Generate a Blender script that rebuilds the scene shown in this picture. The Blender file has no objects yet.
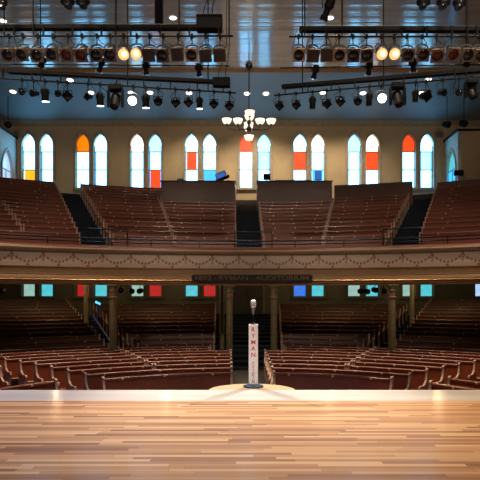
import bpy, math, random
from mathutils import Matrix, Vector
random.seed(7)
PI = math.pi
sc = bpy.context.scene
COL = sc.collection
F, CX, HZ, EYE = 520.0, 247.5, 300.0, 1.5          # camera: focal length in px, principal point, eye height


def px_x(px, Y): return (px - CX) * Y / F
def px_z(py, Y): return EYE + (HZ - py) * Y / F
def lerp(a, b, t): return a + (b - a) * t


ORD = ['zeroth', 'first', 'second', 'third', 'fourth', 'fifth', 'sixth', 'seventh', 'eighth', 'ninth', 'tenth', 'eleventh',
       'twelfth', 'thirteenth', 'fourteenth', 'fifteenth', 'sixteenth', 'seventeenth', 'eighteenth', 'nineteenth', 'twentieth']

# ------------------------------------------------------------------ materials


class NT:
    def __init__(s, name):
        s.m = bpy.data.materials.new(name); s.m.use_nodes = True
        s.t = s.m.node_tree; s.b = s.t.nodes['Principled BSDF']

    def n(s, typ, **kw):
        nd = s.t.nodes.new(typ)
        for k, v in kw.items(): setattr(nd, k, v)
        return nd

    def l(s, a, b): s.t.links.new(a, b)

    def math(s, op, a, b=None, c=None):
        nd = s.n('ShaderNodeMath', operation=op)
        for i, v in enumerate((a, b, c)):
            if v is None: continue
            if isinstance(v, (int, float)): nd.inputs[i].default_value = v
            else: s.l(v, nd.inputs[i])
        return nd.outputs[0]

    def ramp(s, fac, stops):
        r = s.n('ShaderNodeValToRGB'); cr = r.color_ramp
        while len(cr.elements) < len(stops): cr.elements.new(0.5)
        for e, (p, c) in zip(cr.elements, stops): e.position = p; e.color = (*c, 1)
        s.l(fac, r.inputs[0]); return r.outputs[0]

    def mix(s, fac, a, b, mode='MIX'):
        nd = s.n('ShaderNodeMix', data_type='RGBA', blend_type=mode)
        for i, v in ((0, fac), (6, a), (7, b)):
            if isinstance(v, (int, float)): nd.inputs[i].default_value = v
            elif isinstance(v, tuple): nd.inputs[i].default_value = (*v, 1)
            else: s.l(v, nd.inputs[i])
        return nd.outputs[2]

    def coords(s, scale=(1, 1, 1), kind='Object'):
        tc = s.n('ShaderNodeTexCoord'); mp = s.n('ShaderNodeMapping')
        mp.inputs['Scale'].default_value = scale
        s.l(tc.outputs[kind], mp.inputs[0]); return mp.outputs[0]

    def noise(s, vec, scale, detail=4, rough=0.55):
        nd = s.n('ShaderNodeTexNoise'); nd.inputs['Scale'].default_value = scale
        nd.inputs['Detail'].default_value = detail; nd.inputs['Roughness'].default_value = rough
        s.l(vec, nd.inputs['Vector']); return nd.outputs[0]

    def bump(s, h, strength, dist=0.01):
        nd = s.n('ShaderNodeBump'); nd.inputs['Strength'].default_value = strength
        nd.inputs['Distance'].default_value = dist
        s.l(h, nd.inputs['Height']); s.l(nd.outputs[0], s.b.inputs['Normal'])


def plain(name, col, rough=0.5, metal=0.0, var=0.15, scale=6.0, bump=0.0):
    q = NT(name)
    f = q.noise(q.coords(), scale)
    lo = tuple(c * (1 - var) for c in col); hi = tuple(min(1, c * (1 + var)) for c in col)
    q.l(q.ramp(f, [(0.3, lo), (0.7, hi)]), q.b.inputs['Base Color'])
    q.b.inputs['Roughness'].default_value = rough; q.b.inputs['Metallic'].default_value = metal
    if bump: q.bump(f, bump)
    return q.m


def wood(name, dark, light, rough=0.35, scale=(1.2, 14, 14), coat=0.3):
    q = NT(name)
    f = q.noise(q.coords(scale), 2.2, 6, 0.6)
    q.l(q.ramp(f, [(0.3, dark), (0.7, light)]), q.b.inputs['Base Color'])
    q.b.inputs['Roughness'].default_value = rough
    q.b.inputs['Coat Weight'].default_value = coat; q.b.inputs['Coat Roughness'].default_value = 0.25
    q.bump(f, 0.06)
    return q.m


def glow(name, col, strength, base=(0.02, 0.02, 0.02), texture=0.0):
    q = NT(name)
    q.b.inputs['Base Color'].default_value = (*base, 1)
    q.b.inputs['Emission Color'].default_value = (*col, 1)
    q.b.inputs['Emission Strength'].default_value = strength
    if texture:
        f = q.noise(q.coords(), 3.0, 3)
        e = q.ramp(f, [(0.3, tuple(c * (1 - texture) for c in col)), (0.7, col)])
        q.l(e, q.b.inputs['Emission Color'])
    q.b.inputs['Roughness'].default_value = 0.3
    return q.m


def strip_floor(name, row, length, stops, rough, groove=0.5, coat=0.0, grain=0.25, spec=0.5):
    """boards running along X, each board with a tone of its own"""
    q = NT(name)
    tc = q.n('ShaderNodeTexCoord'); sp = q.n('ShaderNodeSeparateXYZ'); q.l(tc.outputs['Object'], sp.inputs[0])
    yy = q.math('DIVIDE', sp.outputs[1], row)
    r = q.math('FLOOR', yy)
    wn = q.n('ShaderNodeTexWhiteNoise', noise_dimensions='1D'); q.l(r, wn.inputs['W'])
    off = q.math('MULTIPLY', wn.outputs[0], length * 7.3)
    xx = q.math('DIVIDE', q.math('ADD', sp.outputs[0], off), length)
    c = q.math('FLOOR', xx)
    cb = q.n('ShaderNodeCombineXYZ'); q.l(r, cb.inputs[0]); q.l(c, cb.inputs[1])
    w2 = q.n('ShaderNodeTexWhiteNoise', noise_dimensions='2D'); q.l(cb.outputs[0], w2.inputs['Vector'])
    tone = q.ramp(w2.outputs[0], stops)
    mp = q.n('ShaderNodeMapping'); mp.inputs['Scale'].default_value = (1.5, 40, 1)
    av = q.n('ShaderNodeVectorMath', operation='ADD'); q.l(tc.outputs['Object'], av.inputs[0]); q.l(w2.outputs[1], av.inputs[1])
    q.l(av.outputs[0], mp.inputs[0])
    g = q.noise(mp.outputs[0], 1.6, 5, 0.6)
    tone = q.mix(grain, tone, q.ramp(g, [(0.3, (0.55, 0.5, 0.45)), (0.7, (1.1, 1.05, 1.0))]), 'MULTIPLY')
    fy = q.math('FRACT', yy); ey = q.math('MINIMUM', fy, q.math('SUBTRACT', 1.0, fy))
    fx = q.math('FRACT', xx); ex = q.math('MINIMUM', fx, q.math('SUBTRACT', 1.0, fx))
    edge = q.math('MAXIMUM', q.math('LESS_THAN', q.math('MULTIPLY', ey, row), 0.003), q.math('LESS_THAN', q.math('MULTIPLY', ex, length), 0.003))
    tone = q.mix(q.math('MULTIPLY', edge, groove), tone, (0.03, 0.02, 0.015))
    q.l(tone, q.b.inputs['Base Color'])
    q.b.inputs['Roughness'].default_value = rough
    q.b.inputs['Specular IOR Level'].default_value = spec
    q.b.inputs['Coat Weight'].default_value = coat; q.b.inputs['Coat Roughness'].default_value = rough * 0.8
    h = q.math('ADD', q.math('MULTIPLY', edge, -1.0), q.math('MULTIPLY', w2.outputs[0], 0.35))
    q.bump(h, 0.25, 0.004)
    return q.m


M = {}
M['stage'] = strip_floor('stage oak strips', 0.07, 1.35, [(0.0, (0.27, 0.12, 0.058)), (0.15, (0.40, 0.20, 0.09)), (0.55, (0.52, 0.285, 0.128)), (1.0, (0.70, 0.44, 0.22))], 0.7, 0.35, 0.2, spec=0.15)
M['apron'] = strip_floor('pale apron boards', 0.14, 3.0, [(0.0, (0.50, 0.47, 0.43)), (0.5, (0.55, 0.52, 0.48)), (1.0, (0.60, 0.57, 0.53))], 0.62, 0.25, 0.3, 0.12, spec=0.25)
for k_ in ('stage', 'apron'): M[k_].node_tree.nodes['Principled BSDF'].inputs['Coat Roughness'].default_value = 0.2
M['stage_face'] = wood('stage front wood', (0.09, 0.04, 0.02), (0.16, 0.08, 0.04))
M['thrust'] = wood('thrust oak', (0.44, 0.28, 0.13), (0.54, 0.36, 0.19), 0.5)
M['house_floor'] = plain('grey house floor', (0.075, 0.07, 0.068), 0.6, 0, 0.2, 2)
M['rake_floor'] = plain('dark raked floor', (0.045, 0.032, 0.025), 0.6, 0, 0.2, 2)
M['carpet'] = plain('navy stair carpet', (0.006, 0.014, 0.036), 0.9, 0, 0.25, 30)
M['nosing'] = plain('stair nosing metal', (0.012, 0.022, 0.034), 0.5, 0.2)
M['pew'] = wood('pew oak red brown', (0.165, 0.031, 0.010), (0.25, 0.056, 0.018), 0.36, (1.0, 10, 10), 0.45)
M['pew_shaded'] = wood('pew oak shaded', (0.075, 0.027, 0.011), (0.13, 0.050, 0.021), 0.5, (1.0, 10, 10), 0.08)  # darker copy of the pew oak, balcony shade put into its colour
M['pew_edge'] = plain('worn pew edge', (0.50, 0.33, 0.25), 0.4, 0, 0.25, 9)
M['plate'] = plain('brass number plate', (0.75, 0.58, 0.36), 0.3, 0.3)
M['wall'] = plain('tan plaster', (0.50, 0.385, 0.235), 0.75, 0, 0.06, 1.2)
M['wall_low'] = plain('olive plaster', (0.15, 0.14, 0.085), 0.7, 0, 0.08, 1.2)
M['casing'] = plain('window casing paint', (0.40, 0.33, 0.23), 0.5)
M['cove'] = plain('plaster ceiling with daylight blue', (0.21, 0.27, 0.30), 0.55, 0, 0.04, 0.6)  # grey-white plaster with the daylight's blue cast put into its colour
M['ceiling'] = strip_floor('painted ceiling boards', 0.11, 4.2, [(0.0, (0.34, 0.27, 0.20)), (1.0, (0.42, 0.34, 0.265))], 0.3, 0.4, 1.0, 0.12)


def board_crown(m, row, crown, twist):
    """each varnished board is slightly crowned and twisted across its width, so reflections smear along the hall"""
    t = m.node_tree; b = t.nodes['Principled BSDF']
    q = NT.__new__(NT); q.m = m; q.t = t; q.b = b
    ge = q.n('ShaderNodeTexCoord'); sp = q.n('ShaderNodeSeparateXYZ'); q.l(ge.outputs['Object'], sp.inputs[0])
    yy = q.math('DIVIDE', sp.outputs[1], row)
    wn = q.n('ShaderNodeTexWhiteNoise', noise_dimensions='1D'); q.l(q.math('FLOOR', yy), wn.inputs['W'])
    sl = q.math('ADD', q.math('MULTIPLY', q.math('SUBTRACT', q.math('FRACT', yy), 0.5), 2 * crown), q.math('MULTIPLY', q.math('SUBTRACT', wn.outputs[0], 0.5), 2 * twist))
    nx = q.math('MULTIPLY', q.math('SUBTRACT', q.noise(ge.outputs['Object'], 0.9, 2), 0.5), 0.03)
    cb = q.n('ShaderNodeCombineXYZ'); q.l(nx, cb.inputs[0]); q.l(sl, cb.inputs[1]); cb.inputs[2].default_value = -1
    nm = q.n('ShaderNodeVectorMath', operation='NORMALIZE'); q.l(cb.outputs[0], nm.inputs[0])
    q.l(nm.outputs[0], b.inputs['Normal']); q.l(nm.outputs[0], b.inputs['Coat Normal'])
    b.inputs['Coat IOR'].default_value = 1.75; b.inputs['Coat Roughness'].default_value = 0.11


board_crown(M['ceiling'], 0.11, 0.05, 0.045)
M['ceiling'].node_tree.nodes['Principled BSDF'].inputs['Coat Weight'].default_value = 0.95
M['ceiling'].node_tree.nodes['Principled BSDF'].inputs['Specular IOR Level'].default_value = 0.15
M['tan'] = plain('tan moulding paint', (0.30, 0.175, 0.085), 0.4, 0, 0.1, 2)
M['cap'] = plain('buff cap rail', (0.42, 0.31, 0.20), 0.42, 0, 0.08, 2)
M['gilt'] = plain('gilt bead', (0.55, 0.33, 0.14), 0.25, 0.5, 0.12, 3)
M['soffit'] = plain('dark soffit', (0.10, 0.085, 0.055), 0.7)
M['column'] = plain('olive column paint', (0.25, 0.215, 0.11), 0.45)
M['black'] = plain('black metal', (0.005, 0.006, 0.007), 0.55, 0.0, 0.2)
M['black'].node_tree.nodes['Principled BSDF'].inputs['Specular IOR Level'].default_value = 0.15
M['rail'] = plain('black railing pipe', (0.02, 0.022, 0.026), 0.25, 0.6)
M['grey'] = plain('grey metal yoke', (0.16, 0.165, 0.17), 0.45, 0.3)
M['body_grey'] = plain('dark grey lamp body', (0.05, 0.05, 0.052), 0.5)
M['frame_tan'] = plain('tan gel frame', (0.32, 0.21, 0.125), 0.6)
M['frame_brown'] = plain('brown gel frame', (0.095, 0.058, 0.040), 0.6)
M['frame_dark'] = plain('dark gel', (0.018, 0.011, 0.009), 0.45)
M['lens'] = plain('dark lens glass', (0.008, 0.007, 0.012), 0.08)
M['lens_red'] = plain('red gel glass', (0.045, 0.006, 0.004), 0.25)
M['lit_warm'] = glow('lit warm lens', (1.0, 0.50, 0.17), 1.5, texture=0.25)
M['lit_lamp'] = glow('lit lamp core', (1.0, 0.80, 0.50), 1.8)
M['lit_white'] = glow('lit white lens', (0.95, 0.95, 1.0), 6.0)
M['can_lit'] = glow('lit downlight', (1.0, 0.93, 0.82), 5.0)
M['bowl'] = glow('lit glass bowl', (1.0, 0.84, 0.64), 1.3, (0.8, 0.75, 0.65))
M['bronze'] = plain('bronze', (0.05, 0.035, 0.022), 0.35, 0.7)
M['booth'] = wood('booth panel', (0.11, 0.035, 0.026), (0.13, 0.045, 0.033), 0.4, (1, 1, 8), 0.1)
M['white'] = plain('white painted column', (0.86, 0.84, 0.82), 0.45, 0, 0.03)
M['red'] = plain('red lettering', (0.62, 0.05, 0.04), 0.5)
M['rose'] = plain('grey rose lettering', (0.45, 0.17, 0.16), 0.5)
M['steel'] = plain('blue steel disc', (0.10, 0.16, 0.22), 0.22, 0.7)
M['silver'] = plain('silver mesh', (0.72, 0.73, 0.74), 0.35, 0.5, 0.2, 60)
M['sign'] = plain('dark sign board', (0.010, 0.007, 0.006), 0.6)
M['sign_letter'] = plain('dull gold lettering', (0.13, 0.085, 0.04), 0.5, 0.1)
M['door'] = wood('dark olive door', (0.06, 0.055, 0.035), (0.08, 0.07, 0.045), 0.5)
M['screen'] = glow('blue screen', (0.05, 0.25, 0.9), 0.5)
M['rail_blue_lit'] = plain('rail in blue light', (0.02, 0.06, 0.30), 0.4)  # blue light falling on the rail is put into its base colour
M['cyan_lamp'] = glow('cyan lamp glass', (0.1, 0.75, 1.0), 1.3)
M['ivory'] = plain('ivory plaster', (0.52, 0.52, 0.48), 0.6, 0, 0.05)

PANE = {
    'w': glow('bright clear glass', (0.19, 0.60, 1.0), 7.5, texture=0.12),
    'y': glow('bright warm white glass', (1.0, 0.97, 0.84), 3.0, texture=0.1),
    'c': glow('pale cyan glass', (0.22, 0.70, 1.0), 3.4, texture=0.12),
    'l': glow('pale blue glass', (0.22, 0.56, 1.0), 3.4, texture=0.12),
    'b': glow('blue glass', (0.03, 0.36, 1.0), 2.2, texture=0.2),
    'r': glow('red glass', (1.0, 0.075, 0.012), 1.25, texture=0.15),
    'o': glow('amber glass', (1.0, 0.42, 0.0), 1.5, texture=0.15),
    'g': glow('amber red glass', (1.0, 0.20, 0.0), 1.4, texture=0.2),
    # lower windows, shaded outside
    'C': glow('cyan glass low', (0.10, 0.62, 0.72), 1.0, texture=0.15),
    'P': glow('pale green glass low', (0.36, 0.62, 0.52), 0.9, texture=0.15),
    'R': glow('red glass low', (0.62, 0.02, 0.02), 0.8, texture=0.15),
    'B': glow('blue glass low', (0.03, 0.22, 0.95), 0.9, texture=0.15),
    'W': glow('blue white glass low', (0.45, 0.65, 1.0), 1.1, texture=0.2),
}


def garland_material():
    q = NT('stencilled garland panel')
    uv = q.n('ShaderNodeUVMap'); sp = q.n('ShaderNodeSeparateXYZ'); q.l(uv.outputs[0], sp.inputs[0])
    u, v = sp.outputs[0], sp.outputs[1]
    t = q.math('FRACT', u)
    s = q.math('MULTIPLY', q.math('MULTIPLY', t, q.math('SUBTRACT', 1.0, t)), 4.0)
    vs = q.math('SUBTRACT', 0.84, q.math('MULTIPLY', s, 0.54))
    d = q.math('ABSOLUTE', q.math('SUBTRACT', v, vs))
    dash = q.math('GREATER_THAN', q.math('SINE', q.math('MULTIPLY', t, 2 * PI * 8)), -0.45)
    swag = q.math('MULTIPLY', q.math('LESS_THAN', d, 0.10), dash)
    dt = q.math('MINIMUM', t, q.math('SUBTRACT', 1.0, t))
    pend = q.math('MULTIPLY', q.math('LESS_THAN', dt, 0.034), q.math('GREATER_THAN', q.math('SINE', q.math('MULTIPLY', v, 34.0)), -0.5))
    pend = q.math('MULTIPLY', pend, q.math('GREATER_THAN', v, 0.27))
    # rosette at the top of each pendant, drop under the middle of each swag
    def disc(du, v0, r):
        a = q.math('POWER', q.math('MULTIPLY', du, 2.1), 2.0); b = q.math('POWER', q.math('SUBTRACT', v, v0), 2.0)
        return q.math('LESS_THAN', q.math('ADD', a, b), r * r)
    ros = disc(dt, 0.85, 0.10)
    dm = q.math('ABSOLUTE', q.math('SUBTRACT', t, 0.5))
    drop = disc(dm, 0.05, 0.11)
    tick = q.math('MULTIPLY', q.math('GREATER_THAN', v, 0.92), q.math('GREATER_THAN', q.math('SINE', q.math('MULTIPLY', u, 2 * PI * 14)), 0.0))
    red = q.math('MAXIMUM', q.math('MAXIMUM', swag, pend), q.math('MAXIMUM', ros, drop))
    base = q.ramp(q.noise(q.coords((3, 3, 3)), 8, 4), [(0.3, (0.56, 0.46, 0.37)), (0.7, (0.64, 0.53, 0.43))])
    c = q.mix(q.math('MULTIPLY', red, 0.8), base, (0.30, 0.055, 0.035))
    c = q.mix(q.math('MULTIPLY', tick, 0.6), c, (0.16, 0.09, 0.06))
    q.l(c, q.b.inputs['Base Color']); q.b.inputs['Roughness'].default_value = 0.55
    return q.m


M['garland'] = garland_material()

# ------------------------------------------------------------------ mesh helpers


class MB:
    def __init__(s): s.v = []; s.f = []; s.mi = []

    def add(s, vs, fs, mi=0, mat=None):
        o = len(s.v)
        s.v += [tuple(mat @ Vector(p)) if mat is not None else tuple(p) for p in vs]
        s.f += [tuple(i + o for i in f) for f in fs]
        s.mi += [mi] * len(fs)

    def box(s, x0, x1, y0, y1, z0, z1, mat=None, mi=0):
        v = [(x, y, z) for z in (z0, z1) for y in (y0, y1) for x in (x0, x1)]
        s.add(v, [(0, 2, 3, 1), (4, 5, 7, 6), (0, 1, 5, 4), (2, 6, 7, 3), (0, 4, 6, 2), (1, 3, 7, 5)], mi, mat)

    def bbox(s, x0, x1, y0, y1, z0, z1, b=0.01, mat=None):
        """box with chamfered vertical and top edges"""
        ring = lambda e, z: [(x0 + b + e, y0 + e, z), (x1 - b - e, y0 + e, z), (x1 - e, y0 + b + e, z), (x1 - e, y1 - b - e, z), (x1 - b - e, y1 - e, z), (x0 + b + e, y1 - e, z), (x0 + e, y1 - b - e, z), (x0 + e, y0 + b + e, z)]
        v = ring(b, z0) + ring(0, z0 + b) + ring(0, z1 - b) + ring(b, z1)
        f = [tuple(range(7, -1, -1)), tuple(range(24, 32))]
        for k in range(3):
            for i in range(8):
                j = (i + 1) % 8
                f.append((k * 8 + i, k * 8 + j, k * 8 + 8 + j, k * 8 + 8 + i))
        s.add(v, f, 0, mat)

    def lathe(s, prof, n=16, mat=None, mi=0, caps=True):
        v = []; f = []
        for r, z in prof:
            for i in range(n):
                a = 2 * PI * i / n
                v.append((r * math.cos(a), r * math.sin(a), z))
        for k in range(len(prof) - 1):
            for i in range(n):
                j = (i + 1) % n
                f.append((k * n + i, k * n + j, k * n + n + j, k * n + n + i))
        if caps:
            f.append(tuple(range(n - 1, -1, -1))); f.append(tuple((len(prof) - 1) * n + i for i in range(n)))
        s.add(v, f, mi, mat)

    def tube(s, pts, r, n=6, mat=None, mi=0):
        P = [Vector(p) for p in pts]; v = []; f = []
        up = Vector((0, 0, 1))
        for i, p in enumerate(P):
            d = (P[min(i + 1, len(P) - 1)] - P[max(i - 1, 0)]).normalized()
            a = up if abs(d.z) < 0.95 else Vector((0, 1, 0))
            x = d.cross(a).normalized(); y = x.cross(d)
            for k in range(n):
                t = 2 * PI * k / n
                v.append(p + x * (r * math.cos(t)) + y * (r * math.sin(t)))
        for i in range(len(P) - 1):
            for k in range(n):
                j = (k + 1) % n
                f.append((i * n + k, i * n + j, i * n + n + j, i * n + n + k))
        f.append(tuple(range(n - 1, -1, -1))); f.append(tuple((len(P) - 1) * n + k for k in range(n)))
        s.add(v, f, mi, mat)

    def arc(s, prof, Yc, R, ta, tb, n, org=(0, 0, 0), mi=0, clampx=None, clampy=None, caps=True):
        """closed profile (r offset, z) swept along an arc about (0, Yc)"""
        v = []; f = []; m = len(prof)
        for i in range(n + 1):
            t = lerp(ta, tb, i / n)
            for r, z in prof:
                x = (R + r) * math.sin(t); y = Yc + (R + r) * math.cos(t)
                if clampx: x = max(-clampx, min(clampx, x))
                if clampy: y = min(clampy, y)
                v.append((x - org[0], y - org[1], z - org[2]))
        for i in range(n):
            for k in range(m):
                j = (k + 1) % m
                f.append((i * m + k, i * m + j, (i + 1) * m + j, (i + 1) * m + k))
        if caps:
            f.append(tuple(range(m))); f.append(tuple(n * m + k for k in range(m - 1, -1, -1)))
        s.add(v, f, mi)

    def prism(s, poly, w0, w1, mat=None, mi_side=0, mi_rim=0):
        """poly in (a, b) extruded from w0 to w1 along the third axis: vertex = (w, a, b)"""
        n = len(poly)
        v = [(w0, a, b) for a, b in poly] + [(w1, a, b) for a, b in poly]
        o = len(s.v)
        s.add(v, [tuple(range(n)), tuple(range(2 * n - 1, n - 1, -1))], mi_side, mat)
        fs = [(i, n + i, n + (i + 1) % n, (i + 1) % n) for i in range(n)]
        s.f += [tuple(i + o for i in f) for f in fs]; s.mi += [mi_rim] * n


def mesh_data(name, mb, mats, smooth=0.0):
    me = bpy.data.meshes.new(name)
    me.from_pydata(mb.v, [], mb.f)
    for m in (mats if isinstance(mats, (list, tuple)) else [mats]): me.materials.append(m)
    me.polygons.foreach_set('material_index', mb.mi)
    me.validate(); me.update()
    import bmesh
    bm = bmesh.new(); bm.from_mesh(me); bmesh.ops.recalc_face_normals(bm, faces=bm.faces)
    if smooth:
        for fc in bm.faces: fc.smooth = True
        for e in bm.edges:
            if len(e.link_faces) == 2 and e.calc_face_angle(0) > smooth: e.smooth = False
    bm.to_mesh(me); bm.free()
    return me


def obj(name, mb, mats, parent=None, loc=(0, 0, 0), smooth=0.0, label=None):
    o = bpy.data.objects.new(name, mb if isinstance(mb, bpy.types.Mesh) else mesh_data(name, mb, mats, smooth))
    COL.objects.link(o); o.location = loc
    if parent: o.parent = parent
    if label: o['label'] = label
    return o


def tag(o, label, cat, group=None):
    o['label'] = label; o['category'] = cat
    if group: o['group'] = group
    n = len(label.split())
    if not 4 <= n <= 16: print('LABEL LENGTH', n, label)
    return o


def thing(name, label, cat, loc=(0, 0, 0), group=None):
    o = bpy.data.objects.new(name, None); o.empty_display_size = 0.1
    COL.objects.link(o); o.location = loc
    return tag(o, label, cat, group)


def struct_root(name, loc=(0, 0, 0)):
    o = bpy.data.objects.new(name, None); COL.objects.link(o); o.location = loc; o['kind'] = 'structure'
    return o


def struct(name, mb, mats, loc=(0, 0, 0), smooth=0.0, parent=None):
    o = obj(name, mb, mats, parent, loc, smooth)
    if parent is None: o['kind'] = 'structure'
    return o


def text_mesh(body, size, depth, align='CENTER'):
    cu = bpy.data.curves.new('lettering', 'FONT'); cu.body = body; cu.size = size; cu.extrude = depth
    cu.align_x = align; cu.align_y = 'CENTER'; cu.offset = size * .02
    o = bpy.data.objects.new('lettering', cu); COL.objects.link(o)
    bpy.context.view_layer.update()
    me = bpy.data.meshes.new_from_object(o.evaluated_get(bpy.context.evaluated_depsgraph_get()))
    bpy.data.objects.remove(o); bpy.data.curves.remove(cu)
    return me


# ------------------------------------------------------------------ room shell
YB = 34.3                     # back wall
ZC = 14.2                     # boarded ceiling
HF = -1.25                    # house floor
WX = 17.5


def arch_outline(cx, w, z0, zs, n=9):
    h = w / 2
    pts = [(cx - h, z0), (cx + h, z0), (cx + h, zs)]
    for i in range(1, n):
        a = (PI / 3) * i / n
        pts.append((cx - h + w * math.cos(a), zs + w * math.sin(a)))
    pts.append((cx, zs + w * math.sin(PI / 3)))
    for i in range(n - 1, 0, -1):
        a = (PI / 3) * i / n
        pts.append((cx + h - w * math.cos(a), zs + w * math.sin(a)))
    pts.append((cx - h, zs))
    return pts


def holed_wall(name, outer, holes, thick, mat, loc, rot=(PI / 2, 0, 0)):
    cu = bpy.data.curves.new(name, 'CURVE'); cu.dimensions = '2D'; cu.fill_mode = 'BOTH'; cu.extrude = thick / 2
    for poly in [outer] + holes:
        sp = cu.splines.new('POLY'); sp.points.add(len(poly) - 1); sp.use_cyclic_u = True
        for p, (x, y) in zip(sp.points, poly): p.co = (x, y, 0, 1)
    o = bpy.data.objects.new(name, cu); COL.objects.link(o)
    bpy.context.view_layer.update()
    me = bpy.data.meshes.new_from_object(o.evaluated_get(bpy.context.evaluated_depsgraph_get()))
    bpy.data.objects.remove(o); bpy.data.curves.remove(cu)
    me.materials.clear(); me.materials.append(mat)
    w = bpy.data.objects.new(name, me); COL.objects.link(w); w.location = loc; w.rotation_euler = rot
    w['kind'] = 'structure'
    return w


WPX = [28.5, 46.5, 82.5, 100.5, 137, 155, 191.5, 209.5, 246, 264, 300, 318, 354.5, 372.5, 409, 427]
UP_COL = [('w', 'w', 'o'), ('w', 'w', 'w'), ('g', 'w', 'w'), ('w', 'w', 'w'), ('y', 'w', 'w'), ('l', 'w', 'r'), ('w', 'r', 'w'), ('w', 'w', 'b'),
          ('r', 'w', 'w'), ('c', 'l', 'w'), ('w', 'r', 'w'), ('y', 'w', 'b'), ('l', 'w', 'w'), ('y', 'r', 'w'), ('r', 'w', 'w'), ('w', 'c', 'w')]
LOW_PX = [p for p in WPX if p not in (246, 264)] + [481.5]
LOW_COL = ['P', 'C', 'R', 'C', 'P', 'R', 'C', 'R', 'B', 'C', 'P', 'C', 'P', 'C', 'W']
WW = 0.86
UZ0, UZS = 8.92, 11.70
LZ0, LZS = 1.76, 3.85
up_holes = [arch_outline(px_x(p, YB), WW, UZ0, UZS) for p in WPX]
low_holes = [arch_outline(px_x(p, YB), WW, LZ0, LZS) for p in LOW_PX]
holed_wall('wall_back', [(-WX, 5.6), (WX, 5.6), (WX, 14.4), (-WX, 14.4)], up_holes, 0.36, M['wall'], (0, YB + 0.18, 0))
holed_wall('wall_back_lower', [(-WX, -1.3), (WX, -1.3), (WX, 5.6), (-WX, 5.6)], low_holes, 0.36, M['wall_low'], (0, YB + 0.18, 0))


def clip_poly(poly, zlo, zhi):
    def cut(pts, z, keep_above):
        out = []
        for i in range(len(pts)):
            a, b = pts[i], pts[(i + 1) % len(pts)]
            ia = (a[1] >= z) == keep_above or a[1] == z; ib = (b[1] >= z) == keep_above or b[1] == z
            if ia: out.append(a)
            if ia != ib:
                t = (z - a[1]) / (b[1] - a[1]); out.append((lerp(a[0], b[0], t), z))
        return out
    return cut(cut(poly, zlo, True), zhi, False)


def make_window(idx, cx, z0, zs, splits, cols, casing_mat, border=None):
    root = struct_root('window_%d' % idx, (cx, YB, z0))
    out = arch_outline(0, WW, 0, zs - z0)
    fr = MB()
    # casing moulding on the wall face and thin sash just inside
    def ring(o0, o1, y0, y1):
        a = arch_outline(0, WW + 2 * o0, -o0, zs - z0); b = arch_outline(0, WW + 2 * o1, -o1, zs - z0)
        n = len(a)
        v = [(x, y0, z) for x, z in a] + [(x, y0, z) for x, z in b] + [(x, y1, z) for x, z in a] + [(x, y1, z) for x, z in b]
        f = []
        for i in range(n):
            j = (i + 1) % n
            f += [(i, j, n + j, n + i), (n + i, n + j, 3 * n + j, 3 * n + i), (2 * n + i, 3 * n + i, 3 * n + j, 2 * n + j), (i, 2 * n + i, 2 * n + j, j)]
        fr.add(v, f)
    ring(0.0, 0.13, -0.06, -0.002); ring(0.10, 0.15, -0.10, -0.002)
    obj('window_frame', fr, casing_mat, root)
    sl = MB(); sl.bbox(-WW / 2 - 0.2, WW / 2 + 0.2, -0.16, -0.002, -0.17, -0.132, 0.012)
    obj('window_sill', sl, casing_mat, root)
    sa = MB()
    for z in splits: sa.box(-WW / 2 + 0.001, WW / 2 - 0.001, 0.13, 0.2, z - z0 - 0.03, z - z0 + 0.03)
    sa.box(-WW / 2 + 0.001, -WW / 2 + 0.045, 0.13, 0.2, 0.001, zs - z0); sa.box(WW / 2 - 0.045, WW / 2 - 0.001, 0.13, 0.2, 0.001, zs - z0)
    obj('sash', sa, casing_mat, root)
    lim = [0.0] + [z - z0 for z in splits] + [99]
    for k, c in enumerate(cols):
        p = clip_poly(out, lim[k], lim[k + 1])
        mb = MB(); n = len(p)
        mb.add([(x, 0.21, z) for x, z in p] + [(x, 0.225, z) for x, z in p], [tuple(range(n)), tuple(range(2 * n - 1, n - 1, -1))] + [(i, n + i, n + (i + 1) % n, (i + 1) % n) for i in range(n)])
        o = obj('pane', mb, PANE[c], root)
        if border and k < 2:
            for q in (-1, 1):
                e = q * (WW / 2 - .10); mb = MB(); mb.box(min(e, q * (WW / 2 - .045)), max(e, q * (WW / 2 - .045)), .195, .209, lim[k] + .032, min(lim[k + 1], zs - z0) - .032)
                obj('border_pane', mb, PANE[border], root)
        if c not in 'wyW': o['label'] = PANE[c].name.replace(' low', '') + ' pane'


for i, p in enumerate(WPX):
    make_window(i + 1, px_x(p, YB), UZ0, UZS, [10.12, 11.31], list(reversed(UP_COL[i])), M['casing'], 'b' if i in (1, 3, 5, 9, 12, 15) else ('c' if i in (0, 4, 6, 11) else None))
for i, p in enumerate(LOW_PX):
    make_window(i + 17, px_x(p, YB), LZ0, LZS, [2.75], [LOW_COL[i], LOW_COL[(i + 3) % 15]], M['wall_low'])

b = MB(); b.box(-WX - 0.3, -WX, -6, YB + 0.36, -1.3, 14.6); struct('wall_left', b, M['wall'])
b = MB(); b.box(WX, WX + 0.3, -6, YB + 0.36, -1.3, 14.6); struct('wall_right', b, M['wall'])
b = MB(); b.box(-WX, WX, -6, 28.7, ZC, ZC + 0.3); struct('ceiling', b, M['ceiling'])
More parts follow.
